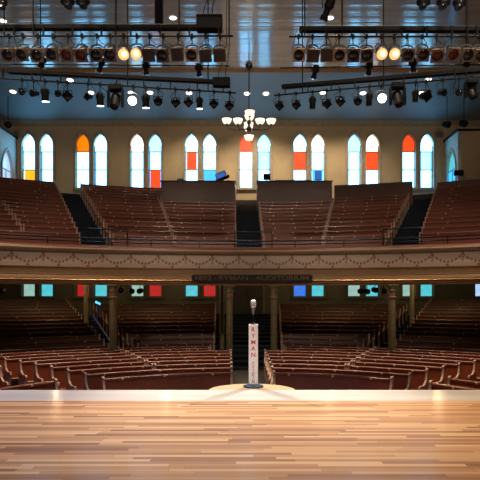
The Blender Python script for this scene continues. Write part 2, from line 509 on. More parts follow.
# sloping plaster cove behind the boarded ceiling
b = MB(); prof = [(28.7 + 5.6 * t, 14.1 - 0.92 * (t ** 1.25)) for t in [i / 10 for i in range(11)]]
b.prism(prof + [(YB, 14.6), (28.7, 14.6)], -WX, WX); struct('ceiling_rear', b, M['cove'], smooth=0.5)
b = MB(); b.prism([(28.62, 14.2), (28.63, 14.07), (28.66, 14.04), (28.72, 14.04), (28.74, 14.1), (28.74, 14.2)], -WX, WX); struct('trim_1', b, M['tan'], smooth=0.6)
b = MB(); b.prism([(YB, 12.98), (YB - 0.10, 13.0), (YB - 0.12, 13.06), (YB - 0.2, 13.1), (YB - 0.3, 13.22), (YB - 0.3, 13.27), (YB, 13.27)], -WX, WX); struct('trim_2', b, M['casing'], smooth=0.6)


def cove_z(Y):
    t = max(0, (Y - 28.7) / 5.6); return 14.1 - 0.92 * t ** 1.25


# stairwell enclosures in the rear corners of the balcony
def side_tower(name, x0, x1, y0, face_x, ztop):
    # side wall facing the hall centre carries an arched window
    s = 1 if face_x == x0 else -1
    poly = [(y0, 5.0), (YB - 0.001, 5.0), (YB - 0.001, ztop), (y0, ztop)]
    hole = arch_outline((y0 + YB) / 2 - 0.1, 1.4, 8.3, 9.75, 6)
    holed_wall(name + '_return', poly, [hole], 0.2, M['ivory'], (face_x + s * 0.1, 0, 0), (PI / 2, 0, PI / 2))
    bm_ = MB(); bm_.box(min(x0, x1) + (0.2 if s > 0 else 0), max(x0, x1) - (0.2 if s < 0 else 0), y0, y0 + 0.2, 5.0, ztop); struct(name, bm_, M['wall'])
    bm_ = MB(); bm_.box(x0 - (0.06 if s > 0 else 0), x1 + (0.06 if s < 0 else 0), y0 - 0.06, YB, ztop, ztop + 0.12); struct('trim_3' if s > 0 else 'trim_4', bm_, M['black'])
    return (y0 + YB) / 2 - 0.1, s


def tower_window(idx, fx, yc, s, cols):
    root = struct_root('window_%d' % idx, (fx, yc, 8.3))
    out = arch_outline(0, 1.4, 0, 1.45, 6)
    fr = MB(); a = out; bb = arch_outline(0, 1.6, -0.1, 1.45, 6); n = len(a)
    v = [(-s * 0.05, y, z) for y, z in a] + [(-s * 0.05, y, z) for y, z in bb] + [(-s * 0.001, y, z) for y, z in a] + [(-s * 0.001, y, z) for y, z in bb]
    f = []
    for i in range(n):
        j = (i + 1) % n
        f += [(i, j, n + j, n + i), (n + i, n + j, 3 * n + j, 3 * n + i), (i, 2 * n + i, 2 * n + j, j)]
    fr.add(v, f); obj('window_frame', fr, M['casing'], root)
    sa = MB(); sa.box(min(s * 0.06, s * 0.1), max(s * 0.06, s * 0.1), -0.695, 0.695, 1.42, 1.48); sa.box(min(s * 0.06, s * 0.1), max(s * 0.06, s * 0.1), -0.02, 0.02, 0, 1.42); sa.box(min(s * 0.06, s * 0.1), max(s * 0.06, s * 0.1), -0.695, 0.695, 0.70, 0.74)
    obj('sash', sa, M['casing'], root)
    for k, (lo, hi) in enumerate(((0, 0.72), (0.72, 1.45), (1.45, 9))):
        p = clip_poly(out, lo, hi); m_ = MB(); n = len(p)
        m_.add([(s * 0.12, y, z) for y, z in p] + [(s * 0.135, y, z) for y, z in p], [tuple(range(n)), tuple(range(2 * n - 1, n - 1, -1))] + [(i, n + i, n + (i + 1) % n, (i + 1) % n) for i in range(n)])
        obj('pane', m_, PANE[cols[k]], root)


yc, s_ = side_tower('wall_right_stairwell', 12.95, WX, 32.0, 12.95, 11.9)
tower_window(40, 12.95, yc, s_, ('b', 'b', 'C'))
yc, s_ = side_tower('wall_left_stairwell', -WX, -15.2, 31.7, -15.2, 12.1)
tower_window(41, -15.2, yc, s_, ('P', 'W', 'W'))

# ------------------------------------------------------------------ stage
stage = struct_root('stage')
b = MB(); b.box(-14, 14, -5, 7.74, -0.06, 0.0); obj('stage_floor', b, M['stage'], stage)
b = MB(); b.box(-14, 14, 7.74, 8.67, -0.06, 0.0); obj('stage_apron', b, M['apron'], stage)
b = MB(); b.box(-14, 14, 8.45, 8.63, HF, -0.06); obj('stage_front', b, M['stage_face'], stage)
b = MB(); n = 28
pts = [(0.72 * math.cos(PI * i / n), 8.67 + 0.64 * math.sin(PI * i / n)) for i in range(n + 1)]
TX = px_x(252, 8.8)
v = [(x + TX, y, 0.0) for x, y in pts] + [(x + TX, y, -0.09) for x, y in pts]
f = [tuple(range(n + 1)), tuple(range(2 * n + 1, n, -1))] + [(i, n + 1 + i, n + 2 + i, i + 1) for i in range(n)] + [(0, n, 2 * n + 1, n + 1)]
b.add(v, f); obj('stage_thrust', b, M['thrust'], stage)
b = MB(); b.lathe([(0.3, HF), (0.3, -0.09)], 20, Matrix.Translation((TX, 8.95, 0))); obj('thrust_pedestal', b, M['stage_face'], stage)

b = MB(); b.box(-WX, WX, 5, 21.2, HF - 0.1, HF); struct('floor', b, M['house_floor'])

# ------------------------------------------------------------------ pews
END = [(-.50, 0), (.03, 0), (.05, .12), (.055, .88), (.075, .955), (.045, 1.0), (-.03, 1.0), (-.065, .965), (-.055, .90), (-.075, .82), (-.12, .71),
       (-.20, .635), (-.31, .60), (-.42, .605), (-.50, .615), (-.565, .59), (-.585, .54), (-.555, .495), (-.495, .485), (-.475, .40), (-.50, .22)]
BACK = [(-.145, .36), (-.02, .875), (-.04, .88), (-.04, .93), (-.02, .95), (.03, .95), (.045, .93), (.045, .885), (.02, .87), (-.10, .36), (-.10, .02), (-.13, .02)]
SEAT = [(-.57, .375), (-.58, .41), (-.56, .43), (-.30, .41), (-.155, .405), (-.155, .37), (-.53, .375), (-.53, .30), (-.55, .30)]
plate_me = None
pm = MB(); pm.bbox(-.026, .026, -.012, .012, -.022, .022, .006); plate_me = mesh_data('number_plate', pm, M['plate'])


def pew(Yc, R, xa, xb, zf, label, group, mat='pew', plates=3, ends=(True, True)):
    ta, tb = math.asin(max(-1, xa / R)), math.asin(min(1, xb / R))
    tm = (ta + tb) / 2; n = max(2, int((tb - ta) * R / 0.7))
    O = (R * math.sin(tm), Yc + R * math.cos(tm), zf)
    root = thing('pew', label, 'pew', O, group)
    oz = (O[0], O[1], 0)
    w = 0.055 / R
    mb = MB(); mb.arc(BACK, Yc, R, ta + w, tb - w, n, oz); obj('backrest', mb, M[mat], root)
    mb = MB(); mb.arc(SEAT, Yc, R, ta + w, tb - w, n, oz); obj('seat', mb, M[mat], root)
    for t, on, sg in ((ta, ends[0], 1), (tb, ends[1], -1)):
        if not on: continue
        tc = t + sg * w / 2
        mt = Matrix.Translation((R * math.sin(tc) - O[0], Yc + R * math.cos(tc) - O[1], 0)) @ Matrix.Rotation(-tc, 4, 'Z')
        mb = MB(); mb.prism(END, -0.027, 0.027, mt, 0, 1)
        obj('end_panel', mb, [M[mat], M['pew_edge']], root)
    for k in range(plates):
        t = lerp(ta, tb, (k + 0.5 + random.uniform(-.12, .12)) / plates)
        o = obj('number_plate', plate_me, None, root, (R * math.sin(t) * 1.0 - O[0], Yc + R * math.cos(t) - O[1], 0.905))
        o.location.x -= 0.047 * math.sin(t); o.location.y -= 0.047 * math.cos(t); o.rotation_euler.z = -t
    return root


# main floor, concentric about the stage front
FY = 7.4
for k in range(9):
    R = 5.6 + 0.93 * k; row = ORD[k + 1]
    cl = lerp(-.375, -.57, k / 6) if k < 7 else -1.42
    cr = lerp(.645, .60, k / 6) if k < 7 else 1.40
    phi = math.radians(36.6 + 0.8 * k)
    ol, orr = -R * math.sin(phi), R * math.sin(phi)
    g = 'pews on the main floor'
    z = HF
    npl = 3 + k // 2
    if k < 2:
        pew(FY, R, ol, cl, z, 'long reddish-brown pew left of center aisle, %s floor row from the stage' % row, g, plates=3)
        pew(FY, R, cr, orr, z, 'long reddish-brown pew right of center aisle, %s floor row from the stage' % row, g, plates=3)
    else:
        dl = -2.6 - .38 * (k - 2); dr = 2.75 + .34 * (k - 2)
        pew(FY, R, dl + .01, cl, z, 'reddish-brown pew at left edge of center aisle, %s floor row from the stage' % row, g, plates=3)
        pew(FY, R, cr, dr - .01, z, 'reddish-brown pew at right edge of center aisle, %s floor row from the stage' % row, g, plates=3)
        pew(FY, R, ol, dl - .01, z, 'reddish-brown pew left of center, outer half of the %s floor row from the stage' % row, g, plates=3)
        pew(FY, R, dr + .01, orr, z, 'reddish-brown pew right of center, outer half of the %s floor row from the stage' % row, g, plates=3)


def side_pew(k, sgn, label):
    R = 5.6 + 0.93 * k; a = math.radians(45.3); a2 = math.radians(72)
    xa, xb = (R * math.sin(a), R * math.sin(a2)) if sgn > 0 else (-R * math.sin(a2), -R * math.sin(a))
    pew(FY, R, xa, xb, HF, label, 'pews in the side blocks by the stage', plates=2)


side_pew(0.45, -1, 'low front pew at the left frame edge, close to the stage front')
side_pew(4.0, -1, 'side block pew at the left frame edge with a curled scroll end')
side_pew(0.0, 1, 'front pew of the right side block, close to the stage front')
side_pew(1.0, 1, 'second pew of the right side block, behind the front one')

# raked rear floor below the balcony
R0, DR = 14.0, 0.9
rear_top = lambda k: -0.27 + 0.14 * k
b = MB()
steps = []
prev = HF
for k in range(14):
    R = R0 + DR * k; zf = rear_top(k) - 0.95
    r1 = R + 0.12 if k < 13 else R + 9
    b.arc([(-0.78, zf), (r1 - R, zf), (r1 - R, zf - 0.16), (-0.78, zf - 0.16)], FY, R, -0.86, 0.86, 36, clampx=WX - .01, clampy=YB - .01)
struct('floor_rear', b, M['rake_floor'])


def lin(x0, r0, x1, r1): return lambda R: x0 + (x1 - x0) * (R - r0) / (r1 - r0)


rL = lin(-5.4, 14.0, -10.3, 24.8); mL = lin(-4.4, 14.0, -9.2, 24.8); mLr = lin(-1.36, 14.0, -1.95, 24.8)
mRl = lin(1.4, 14.0, 1.95, 24.8); mR = lin(4.4, 14.0, 9.5, 24.8); rR = lin(5.6, 14.0, 10.4, 24.8)
for k in range(14):
    R = R0 + DR * k; zf = rear_top(k) - 0.95; g = 'pews under the balcony'; row = ORD[k + 1]
    pl = 4 if k < 9 else 2
    far = min(0.5 * R0 + 0.62 * R, 16.6)
    if k < 13 or True:
        lx = max(-far - 0.0, -R * math.sin(0.84)); 
        pew(FY, R, max(lx, -WX + .2), rL(R), zf, 'shaded pew under the balcony, left block beyond the aisle, %s row back' % row, g, 'pew_shaded', pl, (False, True))
        pew(FY, R, rR(R), min(-lx, WX - .2), zf, 'shaded pew under the balcony, right block beyond the aisle, %s row back' % row, g, 'pew_shaded', pl, (True, False))
    if k < 12:
        pew(FY, R, mL(R), mLr(R), zf, 'shaded pew under the balcony, left of the central doorway, %s row back' % row, g, 'pew_shaded', pl)
        pew(FY, R, mRl(R), mR(R), zf, 'shaded pew under the balcony, right of the central doorway, %s row back' % row, g, 'pew_shaded', pl)


def aisle_stairs(name, Yc, fa, fb, Rs, zf, zstart, sub, over=0.012, maty='carpet', rend=None):
    """carpeted steps between two edge lines; sub treads per row"""
    root = struct_root(name)
    b = MB(); nb = MB()
    N = len(Rs)
    for k in range(N):
        for q in range(sub):
            if k == 0 and q < sub - 1: continue
            dR = (Rs[1] - Rs[0])
            ra = Rs[k] - dR + 0.06 + dR / sub * (q - (sub - 1)); rb = ra + dR / sub
            z1 = zf(k) + over - (zf(1) - zf(0)) * (sub - 1 - q) / sub
            if k == N - 1 and q == sub - 1 and rend: rb = rend
            ta, tb = math.asin(fa(ra) / ra), math.asin(fb(ra) / ra)
            b.arc([(0, z1), (rb - ra, z1), (rb - ra, z1 - 0.25), (0, z1 - 0.25)], Yc, ra, ta, tb, 4, clampy=YB - .02)
            nb.arc([(-0.012, z1 + 0.004), (0.03, z1 + 0.004), (0.03, z1 - 0.02), (-0.012, z1 - 0.02)], Yc, ra, ta, tb, 4)
    obj('tread', b, M[maty], root); obj('nosing', nb, M['nosing'], root)


RR = [R0 + DR * k for k in range(14)]
aisle_stairs('floor_aisle_left', FY, lambda R: rL(R) + .05, lambda R: mL(R) - .05, RR, lambda k: rear_top(k) - .95, 0, 1)
aisle_stairs('floor_aisle_right', FY, lambda R: mR(R) + .05, lambda R: rR(R) - .05, RR, lambda k: rear_top(k) - .95, 0, 1)
aisle_stairs('floor_aisle_center', FY, lambda R: mLr(R) + .05, lambda R: mRl(R) - .05, RR, lambda k: rear_top(k) - .95, 0, 1, rend=28)

# doors at the end of the central aisle
for i, (x0, x1) in enumerate(((-1.0, 0.0), (0.0, 1.0))):
    root = struct_root('door_%d' % (i + 1), (x0, YB, rear_top(13) - .95))
    b = MB(); b.bbox(0.01, 0.99, -0.06, -0.005, 0.01, 2.15, 0.01)
    for z0, z1 in ((0.2, 0.95), (1.1, 1.95)):
        b.bbox(0.16, 0.84, -0.085, -0.055, z0, z1, 0.012)
    obj('door_leaf', b, M['door'], root)
    b = MB(); hx = 0.9 if i == 0 else 0.1
    b.tube([(hx, -0.07, 0.95), (hx, -0.12, 0.97), (hx, -0.12, 1.15), (hx, -0.07, 1.17)], 0.012); obj('handle', b, M['grey'], root)
b = MB()
zb = rear_top(13) - .95
b.box(-1.16, -1.0, YB - 0.1, YB - .001, zb, zb + 2.3); b.box(1.0, 1.16, YB - 0.1, YB - .001, zb, zb + 2.3); b.box(-1.16, 1.16, YB - 0.12, YB - .001, zb + 2.16, zb + 2.34)
struct('trim_5', b, M['column'])

# ------------------------------------------------------------------ balcony
BY, BR = 2.0, 18.0
TH = 0.62
bal = struct_root('balcony')
b = MB(); b.arc([(.30, 3.30), (.30, 3.40), (-.12, 3.40), (-.17, 3.385), (-.185, 3.35), (-.17, 3.315), (-.13, 3.30), (-.10, 3.25), (.02, 3.24), (.02, 3.30)], BY, BR, -TH, TH, 60)
obj('cap_rail', b, M['cap'], bal, smooth=0.7)
b = MB(); b.arc([(.30, 3.40), (.30, 3.53), (.10, 3.53), (.06, 3.51), (.05, 3.47), (.0, 3.42), (.0, 3.40)], BY, BR, -TH, TH, 60)
obj('wood_ledge', b, M['pew'], bal, smooth=0.7)
# garland panel with its own arc-length UV
me_b = MB(); NP = 90
rows_ = [(.0, 3.25), (-.012, 3.12), (-.028, 2.98), (-.03, 2.85), (-.018, 2.72)]
vs, fs = [], []
for i in range(NP + 1):
    t = lerp(-TH, TH, i / NP)
    for r, z in rows_: vs.append(((BR + r) * math.sin(t), BY + (BR + r) * math.cos(t), z))
    for r, z in ((.06, 2.72), (.06, 3.25)): vs.append(((BR + r) * math.sin(t), BY + (BR + r) * math.cos(t), z))
m = 7
for i in range(NP):
    for k in range(m):
        j = (k + 1) % m; fs.append((i * m + k, i * m + j, (i + 1) * m + j, (i + 1) * m + k))
me_b.add(vs, fs)
panel = obj('garland_panel', me_b, M['garland'], bal)
uvl = panel.data.uv_layers.new(name='UVMap')
for lp in panel.data.loops:
    co = panel.data.vertices[lp.vertex_index].co
    t = math.atan2(co.x, co.y - BY)
    uvl.data[lp.index].uv = ((BR * t + 0.33) / 1.02, (co.z - 2.72) / 0.49)
b = MB(); b.arc([(.1, 2.72), (-.03, 2.72), (-.055, 2.705), (-.055, 2.68), (-.02, 2.66), (-.02, 2.46), (-.045, 2.45), (-.05, 2.43), (-.04, 2.40), (-.08, 2.34), (-.14, 2.30), (-.14, 2.28), (.1, 2.28)], BY, BR, -TH, TH, 60)
obj('cornice_molding', b, M['tan'], bal, smooth=0.5)
b = MB(); b.arc([(.0, 2.28), (-.14, 2.28), (-.175, 2.265), (-.19, 2.235), (-.175, 2.205), (-.14, 2.19), (.0, 2.19)], BY, BR, -TH, TH, 60)
obj('gilt_bead', b, M['gilt'], bal, smooth=0.9)
b = MB(); b.arc([(.1, 2.19), (-.13, 2.19), (-.13, 2.13), (-.10, 2.10), (-.10, 2.06), (.3, 2.06), (.3, 2.19)], BY, BR, -TH, TH, 60)
obj('lower_lip', b, M['tan'], bal, smooth=0.5)
b = MB()
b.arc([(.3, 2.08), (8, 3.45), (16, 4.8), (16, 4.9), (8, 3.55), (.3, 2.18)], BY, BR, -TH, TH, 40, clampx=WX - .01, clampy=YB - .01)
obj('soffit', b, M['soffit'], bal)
bz = lambda k: 3.07 + 0.317 * k
bR = lambda k: 18.9 + 0.85 * k
b = MB()
b.arc([(.02, 3.07), (.9, 3.07), (.9, 2.3), (.02, 2.2)], BY, BR, -TH, TH, 40)
for k in range(16):
    R = bR(k); r1 = .10 if k < 15 else 8
    b.arc([(-.76, bz(k)), (r1, bz(k)), (r1, bz(k) - .35), (-.76, bz(k) - .35)], BY, R, -TH, TH, 40, clampx=WX - .01, clampy=YB - .01)
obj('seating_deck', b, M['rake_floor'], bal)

edge = lambda xf, rf, xb, rb: lin(xf, rf, xb, rb)
LL = edge(-6.2, 18.5, -11.4, 31); LR = edge(-5.07, 18.5, -10.1, 31); CL = edge(-.44, 18.5, -.74, 31); CR = edge(.65, 18.5, .6, 31)
RL = edge(5.22, 18.5, 10.1, 31); RRt = edge(6.36, 18.5, 11.3, 31)
SL = edge(-2.81, 18.5, -4.7, 26.5); SR = edge(2.93, 18.5, 4.6, 26.5); FS = edge(-9.05, 20.6, -11.9, 25.7)
g = 'pews in the balcony'
for k in range(15):
    R = bR(k); zf = bz(k); row = ORD[k + 1]
    left_end = -min(R * math.sin(TH - .02), 15.0 if R > 29 else 16.8)
    if 1 <= k <= 6:
        pew(BY, R, FS(R) + .02, LL(R), zf, 'balcony pew left of the left stairs, inner half of the %s row up' % row, g, plates=3)
        pew(BY, R, left_end, FS(R) - .02, zf, 'balcony pew at the left frame edge, outer half of the %s row up' % row, g, plates=1, ends=(False, True))
    else:
        pew(BY, R, left_end, LL(R), zf, 'balcony pew left of the left stairs, full-width %s row up' % row, g, plates=3, ends=(False, True))
    pew(BY, R, LR(R), SL(R) - .02 if k < 10 else -4.95, zf, 'balcony pew right of the left stairs, %s row up from the railing' % row, g, plates=3)
    if k < 10:
        pew(BY, R, SL(R) + .02, CL(R), zf, 'balcony pew left of the center stairs, %s row up from the railing' % row, g, plates=3)
        pew(BY, R, CR(R), SR(R) - .02, zf, 'balcony pew right of the center stairs, %s row up from the railing' % row, g, plates=3)
    if k < 11:
        pew(BY, R, SR(R) + .02, RL(R), zf, 'balcony pew left of the right stairs, %s row up from the railing' % row, g, plates=3)
    if k < 13:
        pew(BY, R, RRt(R), min(R * math.sin(TH - .02), 16.5), zf, 'balcony pew right of the right stairs, %s row up from the railing' % row, g, plates=3, ends=(True, False))
BRs = [bR(k) for k in range(16)]
aisle_stairs('balcony_stairs_left', BY, lambda R: LL(R) + .05, lambda R: LR(R) - .05, BRs, bz, 0, 2, rend=32.2)
aisle_stairs('balcony_stairs_center', BY, lambda R: CL(R) + .05, lambda R: CR(R) - .05, BRs[:12], bz, 0, 2)
aisle_stairs('balcony_stairs_right', BY, lambda R: RL(R) + .05, lambda R: RRt(R) - .05, BRs[:14], bz, 0, 2)

# wooden partitions behind the last rows on the right
def partition(name, label, R, xa, xb, z0, z1):
    t = thing(name, label, 'partition', (0, 0, 0))
    ta, tb = math.asin(xa / R), math.asin(xb / R)
    b = MB(); b.arc([(-.03, z0), (-.03, z1), (.05, z1), (.05, z0)], BY, R, ta, tb, 14); obj('panel', b, M['booth'], t)
    b = MB(); b.arc([(-.06, z1), (-.06, z1 + .05), (.08, z1 + .05), (.08, z1)], BY, R, ta, tb, 14); obj('cap', b, M['booth'], t)
    return t


partition('partition', 'dark wooden partition behind the balcony rows left of the right stairs', 28.3, 4.98, RL(28.3) + .1, bz(10) + .0, 8.02)
partition('partition', 'dark wooden partition behind the balcony rows at right frame edge', 29.95, RRt(29.9) + .05, 16.4, bz(12), 8.2)

# control booths in the middle of the balcony
def booth(label, x0, x1):
    t = thing('control_booth', label, 'control booth', ((x0 + x1) / 2, 29.0, bz(10)))
    w = (x1 - x0) / 2; h = 8.05 - bz(10)
    b = MB(); b.bbox(-w, w, -.2, -.08, 0.02, h, 0.015); obj('front_panel', b, M['booth'], t)
    for s in (-1, 1):
        b = MB(); b.box(s * w - (.08 if s > 0 else 0), s * w + (.08 if s < 0 else 0), -.08, 2.4, 0.02, h); obj('side_panel', b, M['booth'], t)
    b = MB(); b.bbox(-w - .04, w + .04, -.26, .55, h, h + .06, 0.012); obj('counter', b, M['booth'], t)
    return t


booth('dark wooden booth front left of the balcony center stairs, slanted console on top', px_x(161, 28.8), px_x(235, 28.8))
booth('dark wooden booth front right of the balcony center stairs, blue monitor on top', px_x(257.3, 28.8), px_x(332, 28.8))
CZ = 8.05 + .06
b = MB(); b.bbox(-.17, .17, -.12, .12, 0, .16, .02)
t = thing('control_box', 'small black box on the left booth counter below a window', 'box', (px_x(180, 29), 29.1, CZ)); obj('case', b, M['black'], t)
b = MB(); b.box(-.14, .14, -.125, -.119, .05, .12); obj('face', b, M['grey'], t)
# tilted console
t = thing('lighting_console', 'slanted lighting console with bluish screen on the left booth counter', 'console', (px_x(224, 29), 29.1, CZ))
mt = Matrix.Rotation(math.radians(-24), 4, 'Y')
b = MB(); b.bbox(-.40, .40, -.2, .2, .14, .24, .02, mt); obj('desk', b, M['black'], t)
b = MB(); b.bbox(-.30, .30, .13, .17, .26, .62, .015, mt); obj('monitor', b, M['black'], t)
b = MB(); b.box(-.26, .26, .125, .129, .29, .58, mt); obj('screen', b, M['screen'], t)
b = MB(); b.box(-.3, .3, -.16, .16, 0, .05); b.box(-.30, -.22, -.1, .1, 0, .12); b.box(.18, .3, -.1, .1, 0, .07); obj('foot', b, M['black'], t)


def monitor(label, px, w, h, extra=False):
    t = thing('booth_monitor', label, 'monitor', (px_x(px, 29), 29.1, CZ))
    b = MB(); b.bbox(-w / 2, w / 2, -.03, .03, .1, .1 + h, .012); obj('screen_housing', b, M['black'], t)
    b = MB(); b.box(-w / 2 + .03, w / 2 - .03, -.034, -.030, .13, .07 + h); obj('screen', b, M['screen'] if extra else M['lens'], t)
    b = MB(); b.bbox(-.13, .13, -.08, .08, 0, .03, .01); b.box(-.03, .03, .0, .03, .02, .2); obj('stand', b, M['black'], t)


monitor('dark monitor on the right booth counter, beside the center stairs', 267, .40, .36)
monitor('tall blue-lit monitor at the right end of the right booth counter', 318.5, .36, .50, True)
t = thing('mixing_desk', 'long low black mixing desk on the right booth counter', 'mixing desk', (px_x(293, 29), 29.1, CZ))
b = MB(); b.prism([(-.22, 0), (.22, 0), (.22, .14), (-.22, .05)], -1.0, 1.0); obj('console_body', b, M['black'], t)
b = MB()
for i in range(16): b.box(-.92 + i * .12, -.88 + i * .12, -.1, -.02, .085, .105)
obj('fader', b, M['grey'], t)

# low railing along the balcony front
t = thing('balcony_railing', 'low black pipe railing along the whole balcony front', 'railing', (0, 0, 3.4))
for zz, rr in ((3.78, .030), (3.65, .024)):
    b = MB(); b.tube([((BR + .1) * math.sin(a), BY + (BR + .1) * math.cos(a), zz - 3.4) for a in [lerp(-TH, TH, i / 60) for i in range(61)]], rr, 8); obj('rail', b, M['rail'], t, smooth=1)
for i in range(13):
    a = lerp(-TH + .01, TH - .01, i / 12)
    b = MB(); b.tube([((BR + .1) * math.sin(a), BY + (BR + .1) * math.cos(a), 0.0), ((BR + .1) * math.sin(a), BY + (BR + .1) * math.cos(a), .37)], .018, 6); obj('post', b, M['rail'], t)


def guard(label, pa, pb):
    t = thing('aisle_guard_rail', label, 'guard rail', (0, 0, 3.4), 'guard rails at the balcony stairs')
    R = BR + .22
    P = []
    for p in (pa, pb):
        x = px_x(p, 20); a = math.asin(x / R)
        for _ in range(6):
            x = px_x(p, BY + R * math.cos(a)); a = math.asin(x / R)
        P.append(a)
    b = MB(); b.tube([(R * math.sin(a), BY + R * math.cos(a), .75) for a in [lerp(P[0], P[1], i / 6) for i in range(7)]], .024, 8); obj('rail', b, M['rail'], t, smooth=1)
    for a in P:
        b = MB(); b.tube([(R * math.sin(a), BY + R * math.cos(a), 0.0), (R * math.sin(a), BY + R * math.cos(a), .75)], .02, 6); obj('post', b, M['rail'], t)


guard('raised black guard rail at the foot of the left balcony stairs', 87.5, 127.5)
guard('raised black guard rail at the foot of the center balcony stairs', 235, 272)
guard('raised black guard rail at the foot of the right balcony stairs', 383, 421)

# sign on the balcony front
def bend(x, y): return y + (BR - .2) - math.sqrt((BR - .2) ** 2 - x * x)


SX = px_x(252, 19.8)
t = thing('balcony_sign', 'long dark sign with dull gold lettering on the balcony front', 'sign', (0, BY + BR - .22, 2.325))
x0, x1 = px_x(192, 19.8), px_x(312, 19.8)
b = MB(); N = 30
ys = lambda x: -((BR - .2) - math.sqrt((BR - .2) ** 2 - x * x))
vs = []; fs = []
for i in range(N + 1):
    x = lerp(x0, x1, i / N)
    e = .025 if i in (0, N) else 0
    for yy, zz in ((-.02, -.135 + e), (-.02, .135 - e), (.14, .135 - e), (.14, -.135 + e)): vs.append((x, ys(x) + yy, zz))
for i in range(N):
    for k in range(4):
        j = (k + 1) % 4; fs.append((i * 4 + k, i * 4 + j, i * 4 + 4 + j, i * 4 + 4 + k))
fs += [(0, 1, 2, 3), (N * 4 + 3, N * 4 + 2, N * 4 + 1, N * 4)]
b.add(vs, fs); obj('board', b, M['sign'], t)
me = text_mesh('1892 · RYMAN · AUDITORIUM', 0.235, 0.008)
xs = [v.co.x for v in me.vertices]; wid = max(xs) - min(xs); mid = (max(xs) + min(xs)) / 2; sx = (x1 - x0 - .3) / wid
for v in me.vertices:
    x = (v.co.x - mid) * sx + (x0 + x1) / 2
    v.co = (x, ys(x) - .028 - v.co.z, v.co.y * 1.0)
me.materials.clear(); me.materials.append(M['sign_letter'])
o = bpy.data.objects.new('lettering', me); COL.objects.link(o); o.parent = t

# blue-lit step rail and lamp beside the left rear aisle
t = thing('aisle_handrail', 'blue-lit sloping handrail beside the left steps under the balcony', 'handrail', (0, 0, 0))
pa_, pb_ = Vector((px_x(93, 26.5), 26.5, px_z(316, 26.5))), Vector((px_x(110, 21.6), 21.6, px_z(341, 21.6)))
b = MB(); b.tube([pa_, pa_.lerp(pb_, .5), pb_], .05, 8); obj('rail', b, M['rail_blue_lit'], t)
for f_ in (0.03, .35, .66, .97):
    q = pa_.lerp(pb_, f_); b = MB(); b.tube([(q.x, q.y, q.z - .75), q], .03, 6); obj('post', b, M['rail_blue_lit'], t)
t = thing('aisle_lamp', 'cyan glowing lamp on a post by the left steps under the balcony', 'lamp', (px_x(98.5, 27.5), 27.5, 0))
b = MB(); b.tube([(0, 0, px_z(321, 27.5)), (0, 0, px_z(304, 27.5))], .07, 8); obj('post', b, M['rail_blue_lit'], t)
mt = Matrix.Translation((0, -.02, px_z(302.5, 27.5))) @ Matrix.Rotation(math.radians(25), 4, 'Y') @ Matrix.Rotation(.5, 4, 'X')
b = MB(); b.bbox(-.19, .19, -.06, .06, -.10, .10, .03, mt); obj('lamp_head', b, M['rail_blue_lit'], t)
b = MB(); b.bbox(-.15, .15, -.07, -.055, -.07, .07, .005, mt); obj('diffuser', b, M['cyan_lamp'], t)

# columns
def column(x, y, z0, z1, r, fancy=True):
    t = struct_root('column', (x, y, z0)); h = z1 - z0
    if fancy:
        b = MB(); b.lathe([(r * 1.1, 0), (r * 1.1, .12), (r * 1.06, .16), (r * 1.03, .24)], 20); obj('column_base', b, M['column'], t, smooth=.6)
        b = MB(); b.lathe([(r * 1.02, .24), (r, h * .5), (r * .92, h - .52)], 20); obj('shaft', b, M['column'], t, smooth=.6)
        b = MB(); b.lathe([(r * .95, h - .52), (r * 1.18, h - .50), (r * 1.18, h - .46), (r * .95, h - .43), (r * .95, h - .30), (r * 1.2, h - .26), (r * 1.2, h - .22), (r, h - .2), (r * 1.05, h - .1), (r * 1.35, h - .04)], 20)
        b.box(-r * 1.4, r * 1.4, -r * 1.4, r * 1.4, h - .06, h); obj('capital', b, M['column'], t, smooth=.6)
        b = MB(); b.lathe([(r * .965, h - .415), (r * .99, h - .40), (r * .99, h - .33), (r * .965, h - .315)], 20, caps=False); obj('capital_band', b, M['rose'], t)
    else:
        b = MB(); b.lathe([(r, 0), (r, h)], 16); obj('shaft', b, M['column'], t, smooth=.6)
        b = MB(); b.lathe([(r, h - .25), (r * 1.4, h - .18), (r * 1.4, h)], 16); obj('capital', b, M['column'], t, smooth=.6)


for px, Y in ((113, 18.72), (229.5, 20.05), (274, 20.05), (392, 18.58)):
    column(px_x(px, Y), Y, HF, 2.07, .13)
zsof = lambda x, y: 2.08 + (math.hypot(x, y - BY) - BR - .3) * 0.178
for px, Y, k in ((86, 26, 6), (222, 24, 2), (412, 26, 6)):
    x = px_x(px, Y); column(x, Y, rear_top(k) - .97, zsof(x, Y), .11, False)

# ------------------------------------------------------------------ microphone on its stand
MX, MY = px_x(253.3, 8.97), 8.97
t = thing('microphone_stand', 'white column microphone stand with red vertical lettering at stage edge', 'microphone stand', (MX, MY, 0))
b = MB(); b.lathe([(.175, 0), (.178, .012), (.165, .03), (.10, .045), (.06, .05)], 32); obj('base', b, M['steel'], t, smooth=.6)
b = MB(); b.bbox(-.08, .08, -.06, .06, .05, 1.08, .008); col_o = obj('column_sleeve', b, M['white'], t)
b = MB(); b.bbox(-.03, .03, -.03, .03, 1.08, 1.105, .005); b.tube([(0, 0, 1.10), (0, 0, 1.27)], .011, 10); obj('pole', b, M['black'], t, smooth=.8)


def letter_col(word, ztop, pitch, size, mat, sx=1.0):
    b_me = None
    for i, ch in enumerate(word):
        me = text_mesh(ch, size, .0015)
        xs = [v.co.x for v in me.vertices]; mid = (min(xs) + max(xs)) / 2
        for v in me.vertices: v.co = ((v.co.x - mid) * sx, -.0615 - v.co.z, v.co.y + ztop - i * pitch)
        me.materials.clear(); me.materials.append(mat)
        o = bpy.data.objects.new('letter', me); COL.objects.link(o); o.parent = col_o


